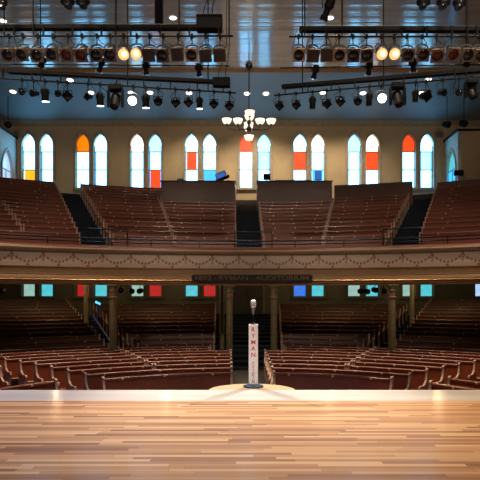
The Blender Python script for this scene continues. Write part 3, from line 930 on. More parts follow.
letter_col('RYMAN', .99, .108, .10, M['red'], 1.05)
letter_col('AUDITORIUM', .43, .037, .042, M['rose'], 1.5)
t = thing('microphone', 'silver stage microphone held upright on the lettered stand', 'microphone', (MX, MY, 1.25))
b = MB(); b.lathe([(.013, 0), (.018, .005), (.02, .04), (.03, .06), (.034, .12)], 16); obj('body', b, M['grey'], t, smooth=.7)
b = MB(); b.lathe([(.034, .12), (.046, .135), (.048, .195), (.043, .228), (.028, .248), (.008, .256)], 20); obj('grille', b, M['silver'], t, smooth=.8)
b = MB(); b.lathe([(.048, .145), (.051, .148), (.051, .158), (.048, .161)], 20); obj('band', b, M['grey'], t, smooth=.6)

# ------------------------------------------------------------------ chandelier
CXh, CYh = px_x(249, 28.1), 28.1
ZB = px_z(122.5, 28.1)
t = thing('chandelier', 'bronze chandelier with nine lit white glass bowls before the back wall', 'chandelier', (CXh, CYh, ZB))
b = MB(); b.lathe([(.06, ZC - ZB - .28), (.16, ZC - ZB - .16), (.20, ZC - ZB - .06), (.20, ZC - ZB)], 16); obj('canopy', b, M['bronze'], t, smooth=.7)
b = MB(); b.tube([(0, 0, -.3), (0, 0, ZC - ZB - .2)], .028, 8); obj('rod', b, M['bronze'], t, smooth=1)
b = MB(); b.lathe([(.02, -.55), (.10, -.5), (.16, -.36), (.10, -.25), (.06, -.15), (.12, -.02), (.08, .12), (.05, .3)], 16); obj('hub', b, M['bronze'], t, smooth=.8)
BOWL = [(.07, 0.0), (.16, .03), (.22, .11), (.255, .23), (.27, .26), (.245, .25), (.20, .12), (.06, .03)]
bowl_me = MB(); bowl_me.lathe(BOWL, 20); bowl_me = mesh_data('bowl', bowl_me, M['bowl'], .9)
for ring_r, zz in ((1.2, 0), (.6, .0)):
    for q in range(4):
        a = PI / 2 * q + .03
        ca, sa = math.cos(a), math.sin(a)
        b = MB(); b.tube([(.08 * ca, .08 * sa, -.32), (ring_r * .45 * ca, ring_r * .45 * sa, -.42), (ring_r * .85 * ca, ring_r * .85 * sa, -.36), (ring_r * ca, ring_r * sa, -.2), (ring_r * ca, ring_r * sa, -.11)], .022, 6)
        b.lathe([(.03, -.12), (.08, -.10), (.08, -.085)], 12, Matrix.Translation((ring_r * ca, ring_r * sa, 0)))
        arm = obj('arm', b, M['bronze'], t, smooth=.8)
        o = obj('bowl', bowl_me, None, arm, (ring_r * ca, ring_r * sa, -.09))
b = MB(); b.tube([(0, 0, -.5), (0, 0, -.72)], .03, 8); arm = obj('finial', b, M['bronze'], t)
o = obj('bowl', bowl_me, None, arm, (0, 0, -.98))

# ------------------------------------------------------------------ recessed ceiling lights
cans = [(3, 20), (173, 17), (330, 17)]
cove_cans = [(13, 91), (70, 79.5), (91, 92), (131, 92), (150, 92), (189, 92.5), (247, 93), (266, 93), (323, 92), (363, 92.5), (421, 92.5), (428, 79)]
can_pts = []
for px, py in cans:
    Y = F * (ZC - EYE) / (HZ - py); can_pts.append((px, px_x(px, Y), Y, ZC))
for px, py in cove_cans:
    Y = 30.0
    for _ in range(30): Y = F * (cove_z(Y) - EYE) / (HZ - py)
    can_pts.append((px, px_x(px, Y), Y, cove_z(Y)))
where = ['boarded ceiling at the left frame edge', 'boarded ceiling left of the chandelier', 'boarded ceiling right of the chandelier',
         'rear plaster ceiling nearest the left frame edge', 'rear plaster ceiling, higher one on the left', 'rear plaster ceiling, third from left', 'rear plaster ceiling, fourth from left',
         'rear plaster ceiling, fifth from left', 'rear plaster ceiling, sixth from left', 'rear plaster ceiling beside the chandelier rod', 'rear plaster ceiling just right of the chandelier rod',
         'rear plaster ceiling, fourth from right', 'rear plaster ceiling, third from right', 'rear plaster ceiling, lower one at far right', 'rear plaster ceiling, higher one at far right']
for (px, x, y, z), w in zip(can_pts, where):
    t = thing('recessed_ceiling_spot', 'round recessed white light in the ' + w, 'ceiling light', (x, y, z - .015), 'recessed ceiling lights')
    tilt = 0 if y < 28.7 else math.atan2(cove_z(y - .2) - cove_z(y + .2), .4)
    mt = Matrix.Rotation(-tilt, 4, 'X')
    rr = .15 if y < 28 else .17
    b = MB(); b.lathe([(rr, -.03), (rr + .05, -.02), (rr + .05, .02), (rr, .02)], 20, mt); obj('trim_ring', b, M['white'], t)
    b = MB(); b.lathe([(rr, -.035), (rr, .0)], 20, mt); obj('diffuser', b, M['can_lit'], t)

# ------------------------------------------------------------------ lighting rig


def raceway(name, label, p0, p1, h, depth, rods, pipe0, pipe1, box=None, pipe_r=.025, low=None):
    """black wiring trough with the pipe under it, held by rods from the ceiling"""
    t = thing(name, label, 'lighting bar', (0, 0, 0))
    a, c = Vector(p0), Vector(p1)
    d = (c - a); L = d.length; ang = math.atan2(d.y, d.x)
    mt = Matrix.Translation(a) @ Matrix.Rotation(ang, 4, 'Z')
    b = MB(); b.bbox(0, L, -depth / 2, depth / 2, -h / 2, h / 2, .01, mt); obj('wiring_trough', b, M['black'], t)
    b = MB(); b.tube([pipe0, pipe1], pipe_r, 8); obj('pipe', b, M['black'], t, smooth=1)
    if low: b = MB(); b.tube(low, .016, 6); obj('lower_pipe', b, M['black'], t)
    if box:
        b = MB(); b.bbox(*box, .015); obj('junction_box', b, M['black'], t)
    P0, P1 = Vector(pipe0), Vector(pipe1)
    for f_, top in rods:
        q = P0.lerp(P1, f_)
        b = MB(); b.tube([q, (q.x, q.y, top)], .018, 6); obj('hanger_rod', b, M['black'], t)
    for i in range(9):
        q = P0.lerp(P1, (i + .5) / 9); w = a.lerp(c, min(1, max(0, (i + .5) / 9)))
        b = MB(); b.box(q.x - .015, q.x + .015, q.y - .01, q.y + .05, q.z, max(q.z + .05, w.z)); obj('bracket', b, M['black'], t)
    return t


UY = 13.0
uz = lambda py: px_z(py, UY)
UP_PIPE = uz(36)
raceway('lighting_bar', 'straight black lighting bar at top left with a box at its end', (px_x(-30, UY), UY + .15, uz(24.5)), (px_x(205, UY), UY + .15, uz(24.5)), .115, .16,
        [(.13, ZC), (.24, ZC), (.555, ZC), (.795, ZC), (.985, ZC)], (px_x(-30, UY), UY, UP_PIPE), (px_x(233, UY), UY, UP_PIPE),
        (px_x(196, UY), px_x(222, UY), UY + .02, UY + .3, uz(27.5), uz(13)), low=[(px_x(-30, UY), UY + .22, uz(60)), (px_x(229, UY), UY + .22, uz(62))])
raceway('lighting_bar', 'straight black lighting bar at top right of the picture', (px_x(300, UY), UY + .15, uz(26.5)), (px_x(515, UY), UY + .15, uz(25)), .12, .16,
        [(.07, ZC), (.235, ZC), (.79, ZC)], (px_x(289, UY), UY, uz(36.5)), (px_x(515, UY), UY, uz(36.5)), low=[(px_x(281, UY), UY + .22, uz(64)), (px_x(515, UY), UY + .22, uz(60))])
LZp, LZr = 8.0, 8.3


def on_plane(px, py, Z):
    Y = F * (Z - EYE) / (HZ - py); return (px_x(px, Y), Y, Z)


lp0, lp1 = on_plane(-12, 77.5, LZp), on_plane(236, 93, LZp)
rp0, rp1 = on_plane(274, 95.5, LZp), on_plane(495, 75, LZp)
lr0, lr1 = on_plane(8, 71.5, LZr), on_plane(217, 82, LZr)
rr0, rr1 = on_plane(282, 87, LZr), on_plane(495, 69, LZr)
bx = on_plane(221.5, 82.5, 8.3)
raceway('lighting_bar', 'angled lower black lighting bar on the left ending in a box', lr0, lr1, .11, .15, [(.2, ZC), (.545, ZC), (.88, ZC)], lp0, lp1,
        (bx[0] - .27, bx[0] + .27, bx[1] - .12, bx[1] + .12, 8.16, 8.43))
raceway('lighting_bar', 'angled lower black lighting bar on the right of the chandelier', rr0, rr1, .12, .15, [(.14, ZC), (.52, ZC), (.88, ZC)], rp0, rp1)


def yoke_clamp(t, P, w, ztop, arch=True):
    """U yoke beside the pivot P (local 0) up to the pipe at local z ztop, with a hook clamp and a cable loop"""
    b = MB()
    pts = [(-w, 0, 0)]
    for i in range(7):
        a = PI - PI * i / 6
        pts.append((w * math.cos(a), 0, w * .95 + w * .55 * math.sin(a) if arch else w * 1.2))
    pts.append((w, 0, 0))
    b.tube(pts, .02 if arch else .012, 6); obj('yoke', b, M['grey'] if arch else M['black'], t)
    zy = w * 1.5 if arch else w * 1.2
    b = MB(); b.tube([(0, 0, zy - .02), (0, 0, ztop + .0)], .014, 6); b.box(-.03, .03, -.04, .04, ztop - .05, ztop + .045); b.tube([(0, .05, ztop), (.06, .05, ztop - .02)], .008, 5); obj('clamp', b, M['black'], t)
    b = MB(); r = random.uniform
    s = random.choice((-1, 1))
    b.tube([(0, .12, .02), (s * .10, .16, zy * .7), (s * r(.08, .2), .14, ztop * r(.55, .8)), (s * r(.0, .1), .1, ztop * .9), (s * r(.03, .1), .08, ztop + r(.1, .2))], .009, 5); obj('cable', b, M['black'], t)


def fresnel(px, py, Y, zpipe, kind, label, group, size=.31, tilt=20, pan=0):
    """stage light facing the stage: can, square gel frame, lens, yoke, clamp"""
    x, z = px_x(px, Y), px_z(py, Y)
    t = thing('stage_spotlight', label, 'stage light', (x, Y, z), group)
    R_ = Matrix.Rotation(pan, 4, 'Z') @ Matrix.Rotation(math.radians(tilt), 4, 'X') @ Matrix.Rotation(PI / 2, 4, 'X')   # local +Z -> forward (-Y), tipped down
    s = size / 2
    b = MB(); b.lathe([(s * .5, -.27), (s * .82, -.22), (s * .86, -.02), (s * .92, .0), (s * .92, .10), (s * .84, .10)], 18, R_); obj('housing', b, M['body_grey'], t, smooth=.6)
    lens = {'lit': 'lit_warm', 'white': 'lit_white', 'red': 'lens_red'}.get(kind, 'lens')
    rl = s * .88 if kind in ('lit', 'white') else s * .82
    b = MB(); b.lathe([(rl, .09), (rl * .98, .115), (rl * .75, .128), (rl * .35, .137), (.002, .14)], 20, R_, caps=False)
    if kind != 'dark': obj('lens', b, M[lens], t, smooth=1.2)
    if kind == 'lit':
        b = MB(); b.lathe([(s * .5, .132), (s * .4, .146), (.003, .155)], 18, R_ @ Matrix.Translation((s * .1, s * .1, 0)), caps=False); obj('lamp_core', b, M['lit_lamp'], t, smooth=1.2)
    if kind == 'dark':
        b = MB(); b.bbox(-s, s, -s, s, .105, .135, .006, R_); obj('gel_frame', b, M['frame_dark'], t)
        b = MB()
        for q in (-1, 1): b.box(-s * .9, s * .9, q * s * .9 - .012, q * s * .9 + .012, .134, .145, R_); b.box(q * s * .9 - .012, q * s * .9 + .012, -s * .9, s * .9, .134, .145, R_)
        obj('frame_rim', b, M['frame_brown'], t)
    elif kind in ('bright', 'brown', 'red'):
        n = 24; b = MB(); v = []; f = []
        for zz in (.105, .135):
            for i in range(n):
                a = 2 * PI * i / n; ca, sa = math.cos(a), math.sin(a); m_ = max(abs(ca), abs(sa))
                v.append((s * ca / m_, s * sa / m_, zz))
            for i in range(n):
                a = 2 * PI * i / n; v.append((s * .84 * math.cos(a), s * .84 * math.sin(a), zz))
        for i in range(n):
            j = (i + 1) % n
            f += [(i, j, n + j, n + i), (2 * n + i, 3 * n + i, 3 * n + j, 2 * n + j), (i, 2 * n + i, 2 * n + j, j), (n + i, n + j, 3 * n + j, 3 * n + i)]
        b.add(v, f, 0, R_); obj('gel_frame', b, M['frame_tan' if kind == 'bright' else 'frame_brown'], t)
    yoke_clamp(t, None, s * 1.0, zpipe - z)
    return t, R_


UGRP = 'spotlights on the upper lighting bars'
KW = {'bright': 'unlit spotlight with bright tan frame', 'brown': 'unlit spotlight with brown square frame', 'red': 'spotlight with red lens and brown frame', 'dark': 'spotlight with dark square front',
      'lit': 'glowing warm round spotlight', 'white': 'glowing white round spotlight'}
lit_pos = []
upL = [(9, 'brown'), (23, 'brown'), (38, 'brown'), (53, 'brown'), (68, 'red'), (82, 'red'), (97, 'brown'), (110.5, 'brown'), (124, 'lit'), (137, 'lit'), (149.5, 'dark'), (163, 'brown'), (178, 'dark'), (192, 'bright'), (206, 'dark'), (220, 'dark')]
upR = [(298.5, 'bright'), (312.5, 'dark'), (326.5, 'dark'), (339, 'bright'), (353, 'brown'), (366.5, 'brown'), (381.5, 'lit'), (394, 'lit'), (407, 'brown'), (422, 'brown'), (436.5, 'red'), (451.5, 'red'), (466.5, 'brown'), (480, 'brown')]
for side, lst, zp in (('left', upL, UP_PIPE), ('right', upR, uz(36.5))):
    for i, (px, kd) in enumerate(lst):
        py = 54 if kd != 'lit' else 53
        fresnel(px, py + random.uniform(-.5, .5), UY, zp, kd, '%s, %s from left on the %s upper bar' % (KW[kd], ORD[i + 1], side), UGRP, tilt=random.uniform(33, 43), pan=random.uniform(-.12, .12))
        if kd == 'lit': lit_pos.append((px_x(px, UY), UY - .25, px_z(py, UY)))


def pipe_at(px, side):
    a, c = (lp0, lp1) if side == 'left' else (rp0, rp1)
    pa, pc = CX + a[0] * F / a[1], CX + c[0] * F / c[1]
    lo, hi = 0.0, 1.0
    for _ in range(40):
        m_ = (lo + hi) / 2; q = Vector(a).lerp(Vector(c), m_)
        if CX + q.x * F / q.y < px: lo = m_
        else: hi = m_
    return Vector(a).lerp(Vector(c), lo)


LGRP = 'lights on the lower angled bars'


def hang_root(px, py, side, label, dy=0.0):
    q = pipe_at(px, side); z = px_z(py, q.y)
    return thing('stage_spotlight', label, 'stage light', (q.x, q.y, z), LGRP), q.z - z


def can_down(px, py, side, label, lit=True, L=.42, r=.105, lean=12):
    t, zt = hang_root(px, py, side, label)
    R_ = Matrix.Rotation(math.radians(lean), 4, 'X')
    b = MB(); b.lathe([(r, -L / 2), (r, L * .2), (r * .85, L * .32), (r * .5, L * .45), (r * .2, L / 2)], 16, R_); obj('housing', b, M['black'], t, smooth=.6)
    b = MB(); b.lathe([(r * .97, -L / 2 - .012), (r * .97, -L / 2 + .0)], 18, R_); obj('lens', b, M['lit_white' if lit else 'lens'], t)
    yoke_clamp(t, None, r * 1.15, zt, False)


def par(px, py, side, label, r=.125, diamond=False, pan=0.3, tilt=20):
    t, zt = hang_root(px, py, side, label)
    R_ = Matrix.Rotation(pan, 4, 'Z') @ Matrix.Rotation(math.radians(tilt), 4, 'X') @ Matrix.Rotation(PI / 2, 4, 'X') @ Matrix.Rotation(PI / 4 if diamond else 0, 4, 'Z')
    b = MB(); b.lathe([(r * .35, -.25), (r * .7, -.2), (r * .88, -.05), (r * .92, .06)], 16, R_); obj('housing', b, M['black'], t, smooth=.6)
    b = MB()
    if diamond:
        b.bbox(-r, r, -r, r, .06, .075, .005, R_)
    else:
        b.lathe([(r, .05), (r * 1.05, .06), (r * 1.05, .08), (r * .8, .085)], 18, R_, caps=False)
    obj('gel_frame', b, M['black'], t)
    b = MB(); b.lathe([(r * .8, .08), (r * .5, .092), (.003, .095)], 18, R_, caps=False); obj('lens', b, M['lens'], t, smooth=1)
    yoke_clamp(t, None, r * 1.05, zt, False)


def moving_head(px, py, side, label, s=1.0, square=False):
    t, zt = hang_root(px, py, side, label)
    b = MB(); b.bbox(-.19 * s, .19 * s, -.15, .15, .26 * s, .42 * s, .02); obj('base', b, M['black'], t)
    for q in (-1, 1):
        b = MB()
        x0 = q * .2 * s
        b.prism([(-.05, .28 * s), (.05, .28 * s), (.07, -.05 * s), (.05, -.2 * s), (-.05, -.2 * s), (-.07, -.05 * s)], x0 - .035, x0 + .035); obj('arm', b, M['black'], t)
    R_ = Matrix.Rotation(math.radians(60), 4, 'X') @ Matrix.Rotation(PI / 2, 4, 'X')
    b = MB(); b.lathe([(.07 * s, -.2 * s), (.13 * s, -.16 * s), (.145 * s, .0), (.13 * s, .2 * s), (.11 * s, .30 * s)], 18, R_); h_ = obj('head', b, M['black'], t, smooth=.7)
    b = MB(); b.lathe([(.1 * s, .29 * s), (.06 * s, .315 * s), (.003, .32 * s)], 18, R_, caps=False); obj('lens', b, M['lens'], h_)
    b = MB(); b.tube([(0, 0, .42 * s), (0, 0, zt)], .02, 6); b.box(-.04, .04, -.04, .04, zt - .05, zt + .045); obj('clamp', b, M['black'], t)
    b = MB(); b.tube([(.1, .1, .42 * s), (.2, .12, .5 * s), (.12, .1, zt + .1)], .01, 5); obj('cable', b, M['black'], t)


def round_lit(px, py, side, label):
    q = pipe_at(px, side)
    t, R_ = fresnel(px, py, q.y, q.z, 'white', label, LGRP, .30, 18)
    lit_pos.append((q.x, q.y - .25, px_z(py, q.y)))


S = 'left'
par(22, 92, S, 'small dark stage light, first on the left lower angled bar', .09)
par(33.5, 93.5, S, 'small dark stage light, second on the left lower angled bar', .09, False, -.3)
can_down(45, 94, S, 'cylinder light glowing underneath, third on the left lower angled bar')
par(58, 94, S, 'small dark stage light, fourth on the left lower angled bar', .085)
par(67.5, 96, S, 'dark diamond stage light, fifth on the left lower angled bar', .125, True)
par(88, 97, S, 'small dark stage light, sixth on the left lower angled bar', .085, True, -.3)
can_down(100, 98.5, S, 'cylinder light glowing underneath, seventh on the left lower angled bar')
moving_head(115.5, 100, S, 'large black moving head light hanging from the left lower bar', 1.05)
round_lit(133, 101, S, 'glowing white round spotlight on the left lower angled bar')
can_down(145.7, 100.5, S, 'cylinder light glowing underneath, beside the glowing round left lower spotlight')
par(158, 101.5, S, 'dark round stage light, fifth from the right end of the left lower bar', .125)
par(175.5, 102.5, S, 'dark diamond stage light, fourth from right end of the left lower bar', .115, True, .2)
par(188.5, 102.5, S, 'dark diamond stage light, third from right end of the left lower bar', .115, True, .1)
can_down(199.5, 102.5, S, 'cylinder light glowing underneath, near right end of the left lower bar', True, .36, .09)
par(214, 104, S, 'dark diamond stage light, second from right end of the left lower bar', .115, True, 0)
par(229.5, 106, S, 'dark diamond stage light at the right end of the left lower bar', .115, True, -.1)
S = 'right'
par(279, 106, S, 'dark diamond stage light at the left end of the right lower bar', .115, True, .2)
par(296, 105, S, 'dark diamond stage light, second on the right lower angled bar', .115, True, .2)
can_down(312.5, 102, S, 'dark cylinder light with pale tips, third on the right lower angled bar', False, .40, .09)
par(326.5, 104, S, 'dark diamond stage light, fourth on the right lower angled bar', .115, True, .3)
par(340, 101.5, S, 'dark diamond stage light, fifth on the right lower angled bar', .12, True, .1)
par(358, 101.5, S, 'dark round stage light, sixth on the right lower angled bar', .115, False, -.3)
can_down(369.3, 98.5, S, 'dark cylinder light beside the glowing white right lower spotlight', False, .42, .09)
round_lit(381.3, 98.5, S, 'glowing white round spotlight on the right lower angled bar')
moving_head(397.5, 98, S, 'large black moving head light hanging from the right lower bar', 1.05)
can_down(415.5, 95.5, S, 'dark cylinder light right of the right lower moving head', False, .38, .085)
par(426, 96, S, 'large dark diamond stage light on the right lower angled bar', .14, True, .4)
par(443, 93, S, 'small dark stage light, third from the right lower bar frame end', .09)
par(459, 92.5, S, 'small dark stage light, second from the right lower bar frame end', .09, False, -.4)
moving_head(471, 92, S, 'black moving head light at the right frame edge', .8)


def profile_spot(px, py, Y, label, ang, L=.42, r=.07, zpipe=None, group='tilted spots below the upper bars', roll=0.0, tip=True):
    """long ellipsoidal spot tilted in the picture plane by ang (0 = pointing down)"""
    x, z = px_x(px, Y), px_z(py, Y)
    t = thing('profile_spotlight', label, 'stage light', (x, Y, z), group)
    R_ = Matrix.Rotation(math.radians(ang), 4, 'Y') @ Matrix.Rotation(math.radians(18), 4, 'X')
    b = MB(); b.lathe([(r * .95, -L * .5), (r * .95, -L * .32), (r * .75, -L * .3), (r * .75, -L * .05), (r * 1.1, 0), (r * 1.1, L * .25), (r * .9, L * .42), (r * .5, L * .5)], 14, R_); obj('housing', b, M['black'], t, smooth=.6)
    b = MB(); b.lathe([(r * .8, -L * .5 - .004), (r * .8, -L * .49)], 14, R_); obj('lens', b, M['lens'], t)
    b = MB()
    for q in (-1, 1): b.box(q * r * 1.02 - .012, q * r * 1.02 + .012, -.03, .03, -L * .55, -L * .42, R_)
    if tip: obj('shutter', b, M['silver'], t)
    if zpipe is not None:
        b = MB(); b.tube([(-r * 1.25, 0, 0), (-r * 1.25, 0, r * 2.2), (r * 1.25, 0, r * 2.2), (r * 1.25, 0, 0)], .01, 5); b.tube([(0, 0, r * 2.2), (0, 0, zpipe - z)], .012, 5); obj('yoke', b, M['black'], t)


zlow = uz(61)
YS = UY + .22
profile_spot(42, 62, YS, 'short black spot below the third light on the left upper bar', 20, .26, .09, uz(60.2))
profile_spot(101, 65, YS, 'tilted black spot with silver shutter under the left upper bar', 24, .36, .075, uz(60.7))
profile_spot(146, 68, YS, 'upright black spot under the lit pair on the left upper bar', 0, .32, .075, uz(61))
profile_spot(199, 70, YS, 'upright black spot under the right part of the left upper bar', -2, .30, .075, uz(61.5))
profile_spot(315, 72, YS, 'tilted black spot under the left end of the right upper bar', 14, .34, .08, uz(63.3))
profile_spot(369, 68, YS, 'upright black spot under the right upper bar, left of the lit pair', 2, .34, .08, uz(62))
profile_spot(413, 65, YS, 'black spot with bright silver trim under the right upper bar', -8, .32, .085, uz(61.2))
profile_spot(467, 62, YS, 'short black spot under the right end of the right upper bar', 10, .22, .1, uz(60.3), tip=False)

# bar above the frame that carries the topmost fixtures
TY = 12.2
t = thing('lighting_bar', 'black pipe just above the picture carrying the topmost lights', 'lighting bar', (0, 0, 0))
b = MB(); b.tube([(px_x(-30, TY), TY, px_z(-14, TY)), (px_x(515, TY), TY, px_z(-14, TY))], .025, 8); obj('pipe', b, M['black'], t)
for x in (-6, 0, 6): b = MB(); b.tube([(x, TY, px_z(-14, TY)), (x, TY, ZC)], .018, 6); obj('hanger_rod', b, M['black'], t)


def cluster(px, py, label, n=3):
    x, z = px_x(px, TY), px_z(py, TY)
    t = thing('spotlight_cluster', label, 'stage light', (x, TY, z), 'clusters at the top edge')
    for i in range(n):
        a = 2 * PI * i / n + .5
        mt = Matrix.Translation((.09 * math.cos(a), 0, .06 * math.sin(a))) @ Matrix.Rotation(.5 * math.cos(a), 4, 'Z') @ Matrix.Rotation(PI / 2 + .3, 4, 'X')
        b = MB(); b.lathe([(.04, -.14), (.07, -.1), (.075, .06), (.06, .065)], 14, mt); o = obj('lamp_head', b, M['black'], t, smooth=.6)
        b = MB(); b.lathe([(.055, .064), (.003, .075)], 14, mt, caps=False); obj('lens', b, M['lens'], o)
    b = MB(); b.box(-.12, .12, .02, .05, -.02, .02); b.tube([(0, 0, 0), (0, 0, px_z(-14, TY) - z)], .015, 6); obj('bracket', b, M['black'], t)


cluster(68, 3.5, 'black lamp cluster at top left, outer of the pair')
cluster(83, 3.5, 'black lamp cluster at top left, inner of the pair')
cluster(1, 4, 'black lamp cluster cut by the top left corner')
cluster(423, 4, 'black lamp cluster at top right, first of three')
cluster(443, 4, 'black lamp cluster at top right, middle of three')
cluster(459, 4.5, 'black lamp cluster at top right, last of three')
t = thing('column_speaker', 'tall narrow black column hanging at the top left of center', 'speaker', (px_x(156, UY), UY + .45, 0))
b = MB(); b.bbox(-.10, .10, -.12, .12, uz(19), uz(-30), .03); b.bbox(-.07, .07, -.08, .08, uz(21.5), uz(18.5), .02); obj('cabinet', b, M['black'], t)
b = MB(); b.tube([(0, 0, uz(-30)), (0, 0, ZC)], .02, 6); obj('hanger_rod', b, M['black'], t)
b = MB(); b.box(-.08, .08, -.125, -.119, uz(17), uz(-28)); obj('grille', b, M['lens'], t)
profile_spot(328, 8, UY + .3, 'thick tilted black spot at top edge right of center', 22, .62, .11, None, 'clusters at the top edge', tip=False)
# its yoke up to the ceiling
o = [x for x in COL.objects if x.name.startswith('profile_spotlight')][-1]
b = MB(); b.tube([(-.14, 0, 0), (-.14, 0, .34), (.14, 0, .34), (.14, 0, 0)], .014, 5); b.tube([(0, 0, .34), (0, 0, ZC - o.location.z)], .018, 6); obj('yoke', b, M['black'], o)
# power cables looping up from the box ends
for lab, p in (('thin black cables rising from the upper left bar box', (px_x(207, UY), UY + .16, uz(13))), ('thin black cables rising from the lower left bar box', (bx[0], bx[1], 8.43))):
    t = thing('hanging_power_cable', lab, 'cable', p)
    for q in (-1, 1):
        b = MB(); b.tube([(q * .12, 0, 0), (q * .10 + .03, 0, .25), (.12 + q * .08, .02, .55), (.2 + q * .05, .05, 1.1), (.2, .05, ZC - p[2])], .012, 5); obj('cable', b, M['black'], t)

# small fittings under the balcony edge and by the stairwells
def small_spot(px, py, Y, label):
    x, z = px_x(px, Y), px_z(py, Y)
    t = thing('small_spotlight', label, 'stage light', (x, Y, z), 'small spots under the balcony')
    mt = Matrix.Rotation(random.uniform(-.6, .6), 4, 'Z') @ Matrix.Rotation(PI / 2 + .2, 4, 'X')
    b = MB(); b.lathe([(.06, -.16), (.10, -.12), (.115, .08), (.10, .1)], 14, mt); obj('housing', b, M['black'], t, smooth=.6)
    b = MB(); b.lathe([(.09, .098), (.003, .11)], 14, mt, caps=False); obj('lens', b, M['lens'], t)
    b = MB(); b.tube([(0, 0, .05), (0, 0, zsof(x, Y) - z)], .016, 6); obj('bracket', b, M['black'], t)


for px, py, lab in ((2, 291, 'small spot under the balcony at the left frame edge'), (120.5, 290, 'small dark spot under the balcony right beside the left column'), (131.5, 291, 'small dark spot under the balcony before a pale window, left one'), (140, 291, 'small dark spot under the balcony before a pale window, right one'),
                    (360.5, 291, 'small dark spot under the balcony, left of two before green window'), (367, 291.5, 'small dark spot under the balcony, right of two before green window'),
                    (375, 290, 'small dark spot under the balcony before the cyan window'), (383.5, 291, 'small dark spot under the balcony just left of the right column')):
    small_spot(px, py, 21.3, lab)

t = thing('wall_speaker', 'small black box on the corner of the right stairwell wall', 'speaker', (px_x(458.5, 31.9), 31.9, px_z(173, 31.9)))
b = MB(); b.bbox(-.28, .28, -.12, .09, -.16, .16, .02); obj('cabinet', b, M['black'], t)
b = MB(); b.box(-.24, .24, -.126, -.119, -.13, .13); obj('grille', b, M['lens'], t)


def corner_light(px, py, label):
    Y = 31.2; x, z = px_x(px, Y), px_z(py, Y)
    t = thing('corner_spotlight', label, 'stage light', (x, Y, z), 'spots above the stairwells')
    mt = Matrix.Rotation(.7, 4, 'Z') @ Matrix.Rotation(PI / 2 + .3, 4, 'X')
    b = MB(); b.lathe([(.1, -.3), (.17, -.22), (.2, .1), (.18, .14)], 14, mt); obj('housing', b, M['black'], t, smooth=.6)
    b = MB(); b.lathe([(.16, .138), (.003, .15)], 14, mt, caps=False); obj('lens', b, M['lens'], t)
    b = MB(); b.tube([(-.25, 0, 0), (-.25, 0, .2), (.25, 0, .2), (.25, 0, 0)], .02, 5); b.tube([(0, 0, .2), (0, 0, cove_z(Y) - z)], .025, 6); obj('yoke', b, M['black'], t)


corner_light(8, 125, 'black spot hanging above the left stairwell wall')
corner_light(447, 125, 'black spot hanging above the inner edge of the right stairwell')
corner_light(464, 124, 'black spot hanging above the right stairwell front')

# ------------------------------------------------------------------ lights
def lamp(kind, name, loc, energy, col, **kw):
    l = bpy.data.lights.new(name, kind); l.energy = energy; l.color = col
    tgt = kw.pop('target', None)
    for k, v in kw.items(): setattr(l, k, v)
    o = bpy.data.objects.new(name, l); COL.objects.link(o); o.location = loc
    if tgt is not None:
        o.rotation_euler = (Vector(tgt) - Vector(loc)).to_track_quat('-Z', 'Y').to_euler()
    return o


WARM = (1.0, 0.70, 0.42)
# the lit fixtures throw on the stage
for i, p in enumerate(lit_pos):
    low = p[1] > 14
    lamp('SPOT', 'spot beam', p, 4700 if low else 130, ((1.0, 0.90, 0.76) if p[0] < 0 else (1.0, 0.88, 0.80)) if low else WARM, target=((0.2 if low else p[0] * .5), 7.8 if low else 6.2, 0), spot_size=math.radians(33 if low else 70), spot_blend=0.9, shadow_soft_size=0.09)
# unseen wash lamps added over the stage, cool left and warm right
for x, c, e in ((-9, (0.42, 0.50, 1.0), 1500), (-4, (0.80, 0.78, 1.0), 240), (4, (1.0, 0.80, 0.56), 250), (9, (1.0, 0.62, 0.26), 900)):
    lamp('SPOT', 'added stage wash', (x, 3.2, 8.6), e * 2.2, c, target=(x * .8, 6.0, 0), spot_size=math.radians(85), spot_blend=1.0, shadow_soft_size=0.5)
lamp('SPOT', 'added microphone fill', (0, 1.2, 8.2), 1100, (0.95, 0.97, 1.0), target=(MX, MY, .8), spot_size=math.radians(16), spot_blend=1.0, shadow_soft_size=0.2)  # unseen lamp added to whiten the front of the microphone column
# recessed ceiling lights
for px, x, y, z in can_pts:
    lamp('SPOT', 'ceiling can', (x, y, z - .12), (900 if y > 28 else 300) if -5 < x < 8.5 else 110, (1.0, 0.80, 0.55), target=(x, y + (2.6 if y > 28 else -.3), 8.6), spot_size=math.radians(88), spot_blend=0.9, shadow_soft_size=0.15)
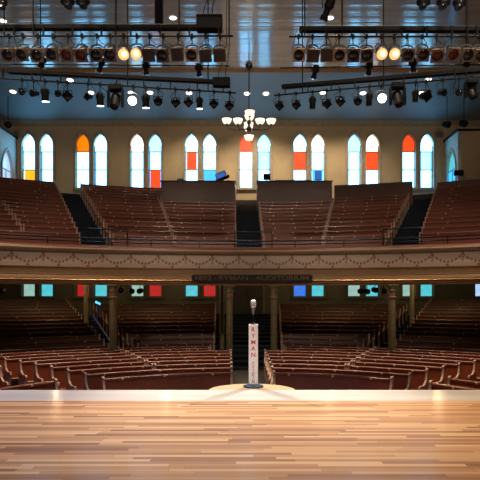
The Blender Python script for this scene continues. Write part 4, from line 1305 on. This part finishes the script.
# house lights in the boarded ceiling over the pews
for y in (13.5, 18.5):
    for x in (-8, -3.2, 3.2, 8):
        lamp('SPOT', 'house light', (x, y, ZC - .15), 3700 if y < 15 else 450, (1.0, 0.76, 0.54), target=(x, y + (-.6 if y < 15 else .5), 0), spot_size=math.radians(72), spot_blend=0.9, shadow_soft_size=0.2)
# unseen lamps added above the camera to brighten the balcony front
for x in (-6.5, 0, 6.5):
    lamp('SPOT', 'added balcony front fill', (x, 1.5, 12.0), 2200, (1.0, 0.80, 0.62), target=(x * .85, 20, 4.6), spot_size=math.radians(34), spot_blend=0.9, shadow_soft_size=0.4)
# added warm lamps standing in for stage bounce on the boarded ceiling
for x in (-6, 6):
    lamp('SPOT', 'added ceiling uplight', (x, 4.0, 8.5), 3200, (1.0, 0.76, 0.52), target=(x, 18, 14), spot_size=math.radians(70), spot_blend=1.0, shadow_soft_size=0.4)
# dim lights under the balcony
for x, y in ((-9, 24.5), (-4, 25.5), (4, 25.5), (9, 24.5)):
    lamp('POINT', 'under balcony light', (x, y, zsof(x, y) - .25), 80, (1.0, 0.66, 0.36), shadow_soft_size=0.12)

for x in (-10, -4, 4, 10):  # lamps added to brighten the rear wall under the balcony
    lamp('POINT', 'added rear wall fill', (x, 32.2, 3.6), 30, (1.0, 0.76, 0.46), shadow_soft_size=0.12)

w = bpy.data.worlds.new('World'); sc.world = w; w.use_nodes = True
w.node_tree.nodes['Background'].inputs[0].default_value = (0.35, 0.45, 0.6, 1); w.node_tree.nodes['Background'].inputs[1].default_value = 0.02

# ------------------------------------------------------------------ camera
cam = bpy.data.cameras.new('camera'); co = bpy.data.objects.new('camera', cam); COL.objects.link(co)
co.location = (0, 0, EYE); co.rotation_euler = (PI / 2, 0, 0)
cam.sensor_fit = 'HORIZONTAL'; cam.sensor_width = 36; cam.lens = 36 * F / 480
cam.shift_x = -(CX - 240) / 480; cam.shift_y = (HZ - 240) / 480
cam.clip_end = 200
sc.camera = co
vs_ = sc.view_settings
vs_.view_transform = 'Standard'; vs_.look = 'None'; vs_.gamma = 1; vs_.exposure = 0.0; vs_.use_curve_mapping = False
sc.cycles.max_bounces = 7; sc.cycles.diffuse_bounces = 4; sc.cycles.glossy_bounces = 3
sc.cycles.sample_clamp_indirect = 6.0
